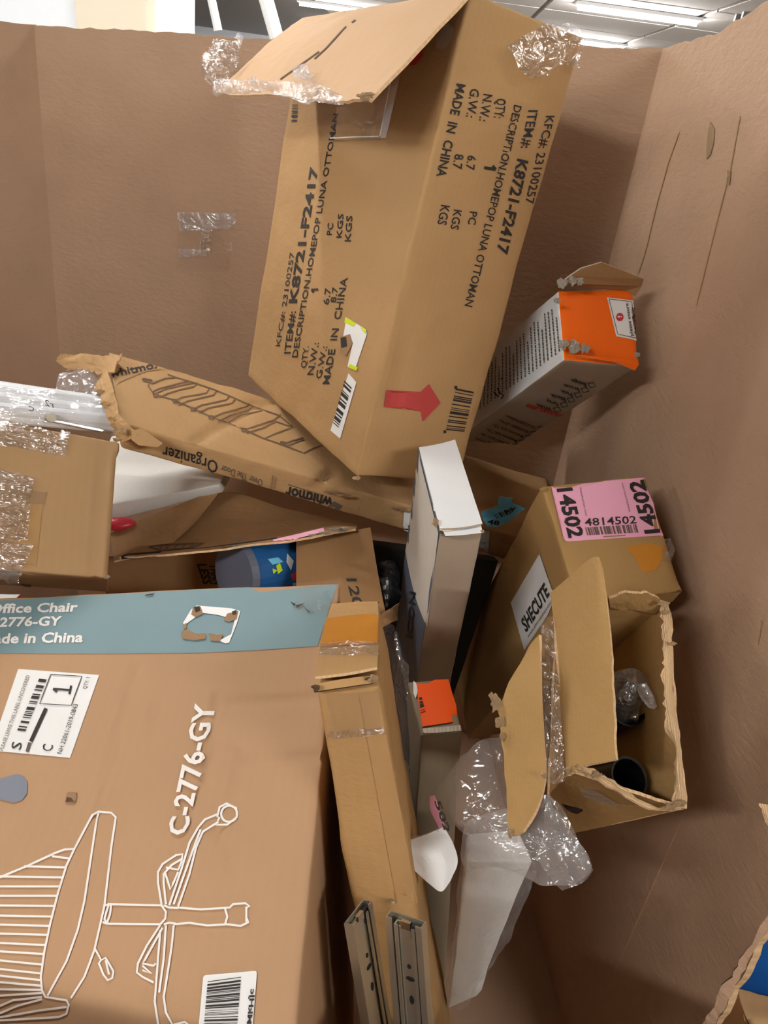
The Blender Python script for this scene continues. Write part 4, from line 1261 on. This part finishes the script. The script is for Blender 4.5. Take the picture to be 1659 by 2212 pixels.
# brown inside of the raised end flap
slab_poly('end_flap', [(1212, 612, 1.36), (1232, 596, 1.36), (1256, 580, 1.36), (1300, 567, 1.37), (1345, 584, 1.385), (1391, 603, 1.40), (1386, 618, 1.41), (1372, 640, 1.42), (1352, 628, 1.415), (1310, 626, 1.405), (1245, 618, 1.38)], ['back_board', 'torn_paper'], t, thick=0.004, label='brown inside of the raised end flap')
slab_poly('side_flap', [(1224, 764, 1.330), (1262, 768, 1.342), (1320, 772, 1.362), (1378, 774, 1.386), (1380, 788, 1.386), (1372, 800, 1.385), (1330, 782, 1.365), (1290, 776, 1.35)], ['orange_gloss', 'torn_board'], t, thick=0.003)
for i, (x, y, s) in enumerate(((1214, 612, 26), (1236, 606, 22), (1252, 608, 20), (1218, 744, 26), (1240, 748, 34), (1262, 752, 24), (1376, 766, 14), (1204, 650, 16))):
    scrap('torn_edge', x, y, 1.335 + (x - 1210) * .0002, s, 'torn_paper', t, i * 3, 1.0)
nst = decal('notice_sticker', BOR, [(1310, 643), (1366, 650), (1377, 736), (1330, 727)], 'white_label', t, n=(4, 5), off=0.0016, label='white notice sticker with red mark')
ribbons('printed_frame', BOR, [[(1314, 647), (1363, 653), (1373, 731), (1333, 723), (1314, 647)]], 1.4, 'grey_ink', nst, off=0.0024)
cx_, cy_ = 1337, 686
decal_poly('red_mark', BOR, [(cx_ + 8 * math.cos(a * math.pi / 8), cy_ + 9 * math.sin(a * math.pi / 8)) for a in range(16)], 'red_plastic', nst, off=0.0026)
text('!', BOR, (1341, 688), (1340, 684), (1332, 688), 'white_label', nst, .02, off=0.0034)
text('please ensure', BOR, (1366, 726), (1355, 656), (1359, 727), 'black_ink', nst, .015, off=0.0026)
text('the Integrity', BOR, (1374, 722), (1366, 664), (1368, 724), 'black_ink', nst, .015, off=0.0026)
# small print on the white side
rr = random.Random(3)
lines_txt = []
for k in range(22):
    f = k / 21
    a0 = np.array([1198, 646]) + (np.array([1040, 790]) - np.array([1198, 646])) * f + np.array([2, 6])
    a1 = np.array([1212, 770]) + (np.array([1040, 892]) - np.array([1212, 770])) * f - np.array([2, 6])
    s0 = rr.uniform(0.02, 0.1) if k % 4 else 0.3
    pos = s0
    while pos < 0.97:
        ln = rr.uniform(.02, .07)
        lines_txt.append([tuple(a0 + (a1 - a0) * pos), tuple(a0 + (a1 - a0) * min(.98, pos + ln))])
        pos += ln + 0.014
ribbons('printed_text', BOR, lines_txt, 2.6, 'grey_ink', t, off=0.0016, label='dense small print')
ribbons('printed_text', BOR, [[(1076, 838), (1082, 850), (1090, 854), (1084, 862)], [(1068, 846), (1078, 858)], [(1088, 816), (1084, 820)]], 3, 'black_ink', t, off=0.0018)
# tick boxes on the lower side
names = ['Beige', 'Brown', 'Pink', 'Black', 'Gray', 'White']
for i, nm in enumerate(names):
    x, y = 1279 - i * 15, 831 + i * 10.6
    ribbons('tick_box', BOR, [[(x - 9, y - 4), (x + 3, y - 6), (x + 8, y + 2), (x - 4, y + 5), (x - 9, y - 4)]], 1.7, 'black_ink', t, off=0.0016)
    ln = 6.4 * len(nm)
    text(nm, BOR, (x - 14, y - 5), (x - 14 - ln, y - 5 - ln * .30), (x - 11, y + 4), 'black_ink', t, .02, off=0.0016)
decal_poly('printed_bar', BOR, [(1141, 871), (1229, 897), (1219, 906), (1135, 877)], 'brick_red', t, off=0.0016)
text('COLOR', BOR, (1196, 897), (1155, 883), (1200, 893), 'pink_label', t, .0, off=0.0024)
for i, nm in enumerate(('200x220/78x86in', '180x200/71x79in', 'Mattress pad 150', 'Mattress pad 120', 'Quilted cover set', 'Super soft cover')):
    x, y = 1168 - i * 13.5, 925 + i * 9.6
    ribbons('tick_box', BOR, [[(x - 8, y - 4), (x + 3, y - 5), (x + 7, y + 2), (x - 4, y + 4), (x - 8, y - 4)]], 1.7, 'black_ink', t, off=0.0016)
    text(nm, BOR, (x - 12, y - 5), (x - 76, y - 31), (x - 9, y + 3), 'black_ink', t, .01, off=0.0016)

# ================================================================== carton with the pink auction sticker
t = thing('pink_sticker_carton', 'brown carton with a pink numbered sticker on top and a white side label', 'carton', base_of('shecute'))
ob, BS = carton('body', BOX['shecute'], ['olive_board'], t, r=0.004, step=0.010, amp=0.0025, freq=8, seed=7, deform=groove([[(1192, 1062), (1236, 1240)], [(1440, 1150), (1470, 1270)]], 0.003, 6))
PQ = [(1189, 1047), (1395, 1032), (1437, 1157), (1219, 1171)]
pst = decal_poly('number_sticker', BS, [tuple(p) for p in rounded_quad(PQ, 9)], 'pink_label', t, off=0.0016, label='pink rounded auction sticker with black numbers')
K = dict(off=0.0026)
text('14502', BS, (1203, 1057), (1229, 1164), (1235, 1054), 'black_ink', pst, .035, **K)
text('14502', BS, (1424, 1152), (1387, 1038), (1392, 1155), 'black_ink', pst, .035, **K)
text('4814502', BS, (1263, 1138), (1374, 1132), (1261, 1121), 'black_ink', pst, .012, **K)
bars('barcode_print', BS, [(1263, 1141), (1376, 1134), (1381, 1152), (1268, 1158)], 56, 'grey_ink', pst, 8, **K)
text('VistaAuction.com', BS, (1250, 1054), (1264, 1116), (1255, 1053), 'grey_ink', pst, 0, **K)
text('VistaAuction.com', BS, (1361, 1107), (1344, 1044), (1357, 1108), 'grey_ink', pst, 0, **K)
ribbons('printed_text', BS, [[(1302, 1161), (1350, 1158)]], 2.4, 'tan_ink', pst, off=0.0026)
plb = decal_poly('paper_label', BS, [(1167, 1196), (1196, 1279), (1196, 1302), (1184, 1330), (1134, 1404), (1105, 1302)], 'white_label', t, off=0.0016, label='white maker label')
text('SHECUTE', BS, (1139, 1366), (1190, 1283), (1127, 1340), 'black_ink', plb, .03, **K)
text('www.shecutetoys.com', BS, (1144, 1378), (1196, 1300), (1141, 1371), 'grey_ink', plb, 0, **K)
decal_poly('amber_tape', BS, [(1350, 1182), (1400, 1174), (1432, 1180), (1430, 1206), (1416, 1232), (1388, 1236), (1368, 1200)], 'amber_tape', t, off=0.001, label='amber tape remnant')
sheet('clear_tape', [[(1436, 1166, 1.25), (1448, 1164, 1.25)], [(1440, 1190, 1.235), (1456, 1190, 1.235)], [(1428, 1212, 1.225), (1450, 1214, 1.22)]], 'clear_tape', t, k=(5, 4), thick=0, amp=0.006, freq=60, seed=4)
sheet('bottom_flap', [[(1330, 1290, 1.215), (1400, 1287, 1.208), (1472, 1278, 1.204)], [(1336, 1312, 1.23), (1400, 1308, 1.225), (1452, 1300, 1.222)]], ['olive_board', 'dark_edge'], t, k=(3, 4), thick=0.004)
for x, y in ((1060, 1214), (1112, 1180), (1092, 1230)):
    decal_poly('scuff', BS, [(x - 6, y), (x + 2, y - 6), (x + 6, y + 2), (x - 2, y + 6)], 'tan_ink', t, off=0.001)
scrap('torn_edge', 1176, 1056, 1.265, 20, 'olive_board', t, 4, 0.6)

# ================================================================== open carton with black tubes
t = thing('open_carton', 'torn open brown carton with two raised flaps and black tubes inside', 'carton', base_of('open'))
OC = np.array(BOX['open'])
OC[0] = at(1188, 1716, 1.08)
OC[2] = at(1204, 1330, 1.13)
OC[3] = at(1310, 1412, 1.18)
c0 = lambda i, j, k: OC[k * 4 + j * 2 + i]


def wallsheet(nm, a, b, c, d, seed, jag=None, mats=('olive_board', 'torn_board')):
    """board from rim a-b down to d-c"""
    G = [[a + (b - a) * u + ((d - a) * (1 - u) + (c - b) * u) * v for u in np.linspace(0, 1, 5)] for v in np.linspace(0, 1, 5)]
    return sheet(nm, G, list(mats), t, k=(4, 5), thick=0.004, amp=0.003, freq=12, seed=seed, world_pts=True, jag=jag)


wallsheet('right_wall', c0(1, 0, 1), c0(1, 1, 1), c0(1, 1, 0), c0(1, 0, 0), 1, {'r0': 0.002})
_, BLOW = wallsheet('lower_wall', c0(0, 0, 1), c0(1, 0, 1), c0(1, 0, 0), c0(0, 0, 0), 2, {'r0': 0.002})
wallsheet('left_wall', c0(0, 1, 1), c0(0, 0, 1), c0(0, 0, 0), c0(0, 1, 0), 3)
wallsheet('far_wall', c0(1, 1, 1), c0(0, 1, 1), c0(0, 1, 0), c0(1, 1, 0), 4, {'r0': 0.002})
wallsheet('bottom', c0(0, 0, 0), c0(1, 0, 0), c0(1, 1, 0), c0(0, 1, 0), 5)
# torn thick rims
rr = random.Random(5)
prof = [(1438, 1306, 1.082), (1444, 1345, 1.068), (1440, 1395, 1.05), (1446, 1440, 1.035), (1444, 1500, 1.015), (1455, 1560, .998), (1462, 1620, .98), (1466, 1680, .965), (1474, 1738, .942)]
Gp = [[(x - rr.uniform(3, 16), y, d - .006), (x + 1, y, d - .010), (x + 9, y, d - .004)] for x, y, d in prof]
sheet('torn_rim', Gp, ['torn_board', 'torn_board'], t, k=(6, 3), thick=0.003, amp=0.003, freq=60, seed=2, jag={'c0': 0.0035, 'c1': 0.0015}, label='pale torn cardboard rim')
prof = [(1226, 1664, .90), (1262, 1662, .902), (1310, 1688, .915), (1366, 1724, .925), (1420, 1746, .935), (1472, 1740, .938)]
Gp = [[(x, y - 3 - rr.uniform(0, 10), d - .004), (x, y + 3, d - .008), (x, y + 8, d - .004)] for x, y, d in prof]
sheet('torn_rim', Gp, ['torn_board', 'torn_board'], t, k=(7, 3), thick=0.003, amp=0.003, freq=60, seed=4, jag={'c0': 0.003})
sheet('torn_flap', [[(1316, 1292, 1.055), (1350, 1280, 1.052), (1392, 1278, 1.056), (1428, 1296, 1.075)], [(1318, 1312, 1.075), (1350, 1318, 1.085), (1390, 1320, 1.09), (1416, 1324, 1.095)]], ['olive_board', 'torn_board'], t, k=(4, 6), thick=0.004, amp=0.004, freq=30, seed=6, jag={'r0': 0.002})
for i, (x, y, d, s) in enumerate(((1434, 1304, 1.06, 26), (1438, 1322, 1.06, 18), (1454, 1390, 1.035, 16), (1470, 1736, .93, 26), (1448, 1744, .925, 26), (1290, 1674, .895, 22), (1228, 1662, .89, 18), (1252, 1656, .885, 20))):
    scrap('torn_edge', x, y, d, s, 'torn_board', t, i + 50, 0.7)
# raised flaps
f1, BF1 = sheet('flap', [[(1190, 1281, 1.045), (1236, 1242, 1.01), (1286, 1203, 0.975), (1302, 1226, 0.965)], [(1202, 1400, 1.0), (1245, 1390, .97), (1290, 1385, .94), (1322, 1385, .925)], [(1212, 1530, .952), (1255, 1526, .925), (1298, 1520, .898), (1326, 1516, .882)], [(1226, 1676, .898), (1262, 1655, .875), (1300, 1646, .855), (1329, 1640, .842)]], ['olive_board', 'torn_board'], t, k=(7, 5), thick=0.004, amp=0.0025, freq=9, seed=3, jag={'c1': 0.001})
f2, BF2 = sheet('flap', [[(1140, 1400, .985), (1152, 1385, .978), (1166, 1371, .97)], [(1084, 1508, .955), (1126, 1502, .944), (1170, 1498, .935)], [(1082, 1592, .935), (1128, 1586, .925), (1174, 1580, .915)], [(1092, 1690, .91), (1134, 1688, .90), (1178, 1678, .89)], [(1098, 1768, .895), (1134, 1764, .885), (1160, 1744, .88)], [(1104, 1806, .885), (1116, 1803, .88), (1130, 1796, .876)]], ['olive_board', 'torn_board'], t, k=(6, 6), thick=0.004, amp=0.002, freq=10, seed=8, jag={'c0': 0.002})
for i, (x, y, d, s) in enumerate(((1072, 1520, .95, 30), (1066, 1508, .95, 20), (1080, 1560, .935, 22), (1086, 1592, .93, 16), (1102, 1800, .88, 16), (1176, 1674, .885, 14))):
    scrap('torn_edge', x, y, d, s, 'torn_board', t, i + 70, 1.3)
sheet('clear_tape', [[(1163, 1340, 1.0), (1180, 1336, 1.01), (1196, 1332, 1.02)], [(1168, 1450, .955), (1184, 1450, .965), (1204, 1450, .97)], [(1174, 1580, .915), (1194, 1580, .925), (1215, 1580, .92)], [(1178, 1690, .89), (1200, 1694, .895), (1224, 1690, .885)]], 'clear_tape', t, k=(8, 5), thick=0, amp=0.007, freq=22, seed=6, label='clear tape strip bridging the two flaps')
decal_poly('tape_strip', BLOW, [(1252, 1697), (1290, 1704), (1340, 1734), (1330, 1738), (1290, 1728), (1258, 1714)], 'milky_film', t, off=0.003)

t = thing('black_tube', 'black round plastic tube with open end inside the torn carton', 'tube', at(1330, 1650, 1.1))
c_in = c0(1, 0, 0) - c0(1, 0, 1); c_in = c_in / np.linalg.norm(c_in)


def ring_tube(center, axis, r, length, wall=0.0025, n=36, caps=True):
    a = np.cross(axis, (0.3, 0.2, 0.9)); a /= np.linalg.norm(a)
    b = np.cross(axis, a)
    V, F = [], []
    for (rad, z) in ((r, length), (r, 0), (r - wall, 0), (r - wall, length * .98)):
        for k in range(n):
            th = 2 * math.pi * k / n
            V.append(center + axis * z + (a * math.cos(th) + b * math.sin(th)) * rad)
    for s in range(3):
        for k in range(n):
            F.append([s * n + k, s * n + (k + 1) % n, (s + 1) * n + (k + 1) % n, (s + 1) * n + k])
    if caps:
        F.append([3 * n + k for k in range(n)])
        F.append([k for k in range(n)][::-1])
    return V, F


ctr = at(1359, 1680, 0.985)
V, F = ring_tube(ctr, c_in, 0.0262, 0.13)
mesh_obj('barrel', V, F, 'black_plastic', t, smooth=False)
V, F = ring_tube(ctr - c_in * 0.001, c_in, 0.0268, 0.003, wall=0.0022, caps=False)
mesh_obj('rim', V, F, 'steel_dark', t)
t = thing('wrapped_tube', 'black tube end wrapped in clear film deeper inside the torn carton', 'tube', at(1350, 1510, 1.15))
ctr = at(1352, 1516, 1.06)
V, F = ring_tube(ctr, c_in, 0.034, 0.07)
mesh_obj('barrel', V, F, 'black_plastic', t)
sheet('plastic_wrap', [[(1318, 1456, 1.05), (1360, 1446, 1.05), (1396, 1460, 1.055)], [(1312, 1500, 1.04), (1360, 1495, 1.035), (1400, 1495, 1.045)], [(1316, 1540, 1.045), (1360, 1540, 1.04), (1388, 1530, 1.05)], [(1322, 1574, 1.055), (1350, 1574, 1.05), (1374, 1560, 1.055)]], 'dark_film', t, k=(6, 6), thick=0, amp=0.012, freq=24, seed=3)
sheet('plastic_wrap', [[(1374, 1480, 1.035), (1392, 1476, 1.03), (1400, 1482, 1.03)], [(1384, 1506, 1.025), (1402, 1502, 1.02), (1414, 1512, 1.02)], [(1400, 1528, 1.02), (1412, 1532, 1.018), (1420, 1526, 1.018)]], 'milky_film', t, k=(6, 6), thick=0, amp=0.004, freq=30, seed=3)

# ================================================================== clear bag and what it holds
t = thing('foam_board', 'white board inside the clear plastic bag', 'board', at(1010, 2150, 1.10))
V8 = [at(968, 2178, 1.13), at(1030, 2150, 1.13), at(976, 2170, 1.17), at(1040, 2140, 1.17), at(1006, 1862, 0.960), at(1150, 1862, 0.955), at(1010, 1800, 1.0), at(1120, 1790, 1.0)]
carton('slab', V8, ['foam_white'], t, r=0.004, step=0.012, amp=0.002, freq=12, seed=2)
t = thing('plastic_bag', 'large crumpled clear plastic bag hanging below the torn carton flap', 'bag', at(1010, 2160, 1.08))
# upper part behind the flap
sheet('bag_side', [[(1042, 1598, .985), (1078, 1588, .975), (1110, 1600, .965)], [(966, 1660, .975), (1020, 1640, .95), (1100, 1650, .945)], [(932, 1718, .97), (1000, 1710, .93), (1098, 1720, .92)], [(960, 1752, .965), (1010, 1770, .92), (1108, 1790, .91)], [(1004, 1772, .945), (1040, 1810, .92), (1120, 1830, .91)]], 'bag_film', t, k=(8, 8), thick=0, amp=0.016, freq=16, seed=2)
# flared mouth to the right
sheet('bag_side', [[(1010, 1775, .93), (1100, 1740, .905), (1180, 1715, .90), (1208, 1742, .895)], [(1000, 1815, .925), (1090, 1810, .89), (1190, 1800, .875), (1245, 1812, .875)], [(1000, 1850, .93), (1090, 1870, .89), (1190, 1868, .865), (1276, 1872, .865)], [(1010, 1872, .94), (1090, 1888, .90), (1180, 1918, .87), (1240, 1920, .865)]], 'milky_film', t, k=(8, 8), thick=0, amp=0.014, freq=18, seed=5)
sheet('bag_side', [[(1180, 1716, .90), (1215, 1750, .90), (1282, 1880, .87)], [(1170, 1800, .90), (1205, 1830, .885), (1262, 1902, .87)], [(1150, 1850, .90), (1180, 1890, .885), (1216, 1926, .87)]], 'bag_film', t, k=(8, 8), thick=0, amp=0.012, freq=20, seed=9)
# long lower sleeve
sheet('bag_side', [[(1000, 1850, .945), (1070, 1875, .915), (1160, 1880, .925)], [(990, 1960, .985), (1060, 1960, .95), (1130, 1950, .97)], [(978, 2060, 1.03), (1040, 2060, 1.0), (1090, 2040, 1.02)], [(966, 2170, 1.10), (1000, 2178, 1.09), (1036, 2130, 1.11)]], 'bag_film', t, k=(9, 8), thick=0, amp=0.014, freq=15, seed=4)
BBG = Body([at(900, 1560, .90), at(1300, 1560, .88), at(1300, 1960, .845), at(900, 1960, .91)], [(0, 1, 2, 3)])
sheet('pink_sticker', [[(928, 1720, .955), (938, 1718, .95)], [(930, 1750, .945), (948, 1742, .94)], [(944, 1780, .935), (956, 1772, .93)], [(960, 1812, .925), (974, 1818, .92)]], 'pink_label', t, k=(5, 3), thick=0.0005, label='pink numbered sticker on the bag')
BP = Body([at(920, 1710, .935), at(985, 1710, .935), at(985, 1830, .905), at(920, 1830, .905)], [(0, 1, 2, 3)])
text('502', BP, (938, 1732), (962, 1802), (950, 1728), 'black_ink', t, .03, off=0.003)
sheet('peeled_label', [[(846, 1820, .89), (905, 1812, .90), (958, 1786, .915)], [(866, 1850, .885), (930, 1840, .88), (978, 1820, .90)], [(910, 1895, .88), (950, 1880, .875), (988, 1860, .89)], [(944, 1922, .875), (956, 1924, .873), (972, 1902, .88)]], ['white_label', 'white_label'], t, k=(6, 6), thick=0.0006, amp=0.004, freq=20, seed=3, label='curled white backing of a peeled label')
sheet('peeled_label', [[(852, 1806, .90), (900, 1806, .905), (950, 1788, .91)], [(862, 1822, .895), (905, 1818, .90), (945, 1800, .905)]], 'milky_film', t, k=(4, 6), thick=0, amp=0.003, freq=30, seed=5)

# ================================================================== drawer slides
def slide(name, P, right, face, down, w, h, L, label):
    """telescopic slide: channel profile swept along down. right: width direction, face: outward normal"""
    t = thing(name, label, 'drawer slide', P + down * L, 'drawer slides')
    r_, f_, d_ = (np.array(v, float) / np.linalg.norm(v) for v in (right, face, down))

    def sweep(nm, prof, mat, l0=0.0, l1=L, closed=True):
        n = len(prof)
        V = [P + r_ * a + f_ * b + d_ * l for l in (l0, l1) for a, b in prof]
        F = [[k, (k + 1) % n, (k + 1) % n + n, k + n] for k in range(n)]
        tri = tessellate_polygon([[Vector((a, b, 0)) for a, b in prof]])
        F += [list(q) for q in tri] + [[i + n for i in q][::-1] for q in tri]
        return mesh_obj(nm, V, F, mat, t)
    k = 0.0014
    a = w / 2
    sweep('outer_channel', [(-a, 0), (a, 0), (a, h), (a - .007, h), (a - .007, h - k), (a - k, h - k), (a - k, k), (-a + k, k), (-a + k, h - k), (-a + .007, h - k), (-a + .007, h), (-a, h)], 'steel')
    b = a - 0.0085
    sweep('middle_channel', [(-b, k + .001), (b, k + .001), (b, h - .001), (b - .004, h - .001), (b - .004, h - .0025), (b - k, h - .0025), (b - k, 2 * k + .001), (-b + k, 2 * k + .001), (-b + k, h - .0025), (-b + .004, h - .0025), (-b + .004, h - .001), (-b, h - .001)], 'steel', 0.006)
    e = b - 0.0035
    sweep('inner_rail', [(-e, h - .0055), (e, h - .0055), (e, h - .004), (-e, h - .004)], 'steel', 0.009)
    sweep('end_stop', [(-e * .6, .004), (e * .7, .004), (e * .7, h - .003), (-e * .6, h - .003)], 'bright_chrome', 0.002, 0.010)
    sweep('bumper', [(e * .75, .003), (a - .002, .003), (a - .002, h - .003), (e * .75, h - .003)], 'black_plastic', 0.004, 0.018)
    for (u, v, ru, rv) in ((0.1, .052, .0022, .0028), (0.12, .066, .005, .0026), (0.12, .090, .0026, .005)):
        n = 12
        V = [P + r_ * (u * e + ru * math.cos(q * 2 * math.pi / n)) + f_ * (h - .0036) + d_ * (v + rv * math.sin(q * 2 * math.pi / n)) for q in range(n)]
        mesh_obj('screw_hole', V, [list(range(n))], 'black_card', t)
    return t


dn = np.array([.2063, -.3094, -.9283])
nrm = np.array([-.12, -.93, .28])
nrm = nrm - dn * (nrm @ dn); nrm /= np.linalg.norm(nrm)
rt = np.cross(nrm, dn); rt = rt / np.linalg.norm(rt)
if rt[0] < 0:
    rt = -rt
Pa = at(882, 1978, 0.775)
rot = lambda v, ax, a: v * math.cos(a) + np.cross(ax, v) * math.sin(a) + ax * (ax @ v) * (1 - math.cos(a))
dn1 = dn
rt1, nm1 = rot(rt, dn1, 0.38), rot(nrm, dn1, 0.38)
slide('drawer_slide', Pa, rt1, nm1, dn1, 0.041, 0.011, 0.36, 'steel drawer slide showing its flat face with screw holes')
Pb = at(764, 1968, 0.80)
dn2 = np.array([.27, -.28, -.92]); dn2 /= np.linalg.norm(dn2)
slide('drawer_slide', Pb, rot(rt, dn2, -1.25), rot(nrm, dn2, -1.25), dn2, 0.041, 0.011, 0.36, 'steel drawer slide seen edge-on beside the chair carton')

# ================================================================== dark things between the cartons
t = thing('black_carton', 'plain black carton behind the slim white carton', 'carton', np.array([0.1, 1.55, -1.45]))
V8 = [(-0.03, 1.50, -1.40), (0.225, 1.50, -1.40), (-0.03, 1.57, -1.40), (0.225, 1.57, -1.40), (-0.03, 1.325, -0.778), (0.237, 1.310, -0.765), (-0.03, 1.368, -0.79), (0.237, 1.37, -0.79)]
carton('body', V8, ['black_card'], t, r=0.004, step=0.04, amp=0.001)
sheet('black_bag', [[(812, 1218, 1.46), (834, 1206, 1.44), (856, 1214, 1.46)], [(816, 1260, 1.43), (838, 1255, 1.41), (862, 1262, 1.44)], [(820, 1310, 1.41), (838, 1312, 1.40), (850, 1306, 1.42)], [(824, 1345, 1.42), (834, 1350, 1.42), (846, 1335, 1.42)]], ['black_plastic', 'black_plastic'], None, k=(6, 6), thick=0.003, amp=0.02, freq=22, seed=4, label='crumpled black plastic bag beside the crushed carton', cat='bag')
sheet('kraft_scrap', [[(818, 1330, 1.36), (842, 1316, 1.37), (862, 1302, 1.40)], [(828, 1352, 1.34), (844, 1345, 1.35), (858, 1340, 1.37)]], ['back_board', 'torn_board'], None, k=(4, 4), thick=0.004, amp=0.004, freq=30, label='small bent scrap of brown cardboard below the black bag', cat='scrap')
sheet('film_sleeve', [[(836, 1350, 1.40), (850, 1352, 1.36), (872, 1400, 1.34)], [(845, 1430, 1.36), (862, 1440, 1.30), (884, 1470, 1.28)], [(862, 1520, 1.32), (878, 1540, 1.26), (892, 1570, 1.24)], [(875, 1640, 1.27), (886, 1660, 1.22), (894, 1680, 1.22)]], 'dark_film', None, k=(8, 6), thick=0, amp=0.012, freq=20, seed=6, label='dark clear film sleeve between the narrow carton and white carton', cat='film')

# ================================================================== things on the floor outside the bin
t = thing('blue_carton', 'bright blue carton on the floor outside the torn bin corner', 'carton', np.array([0.95, 0.95, FLOOR]))
V8 = [(0.72, 0.85, FLOOR), (1.10, 0.78, FLOOR), (0.78, 1.20, FLOOR), (1.16, 1.13, FLOOR), (0.72, 0.85, -1.10), (1.10, 0.78, -1.10), (0.78, 1.20, -1.10), (1.16, 1.13, -1.10)]
carton('body', V8, ['blue_carton'], t, r=0.004, step=0.03)
V8 = [(0.655, 0.52, FLOOR), (1.02, 0.48, FLOOR), (0.685, 0.80, FLOOR), (1.05, 0.74, FLOOR), (0.655, 0.52, -1.24), (1.02, 0.48, -1.22), (0.685, 0.80, -1.21), (1.05, 0.74, -1.21)]
t = thing('floor_carton', 'crumpled tan carton on the floor in front of the blue carton', 'carton', np.array([0.93, 0.6, FLOOR]))
carton('body', V8, ['plain_board'], t, r=0.006, step=0.015, amp=0.012, freq=14)
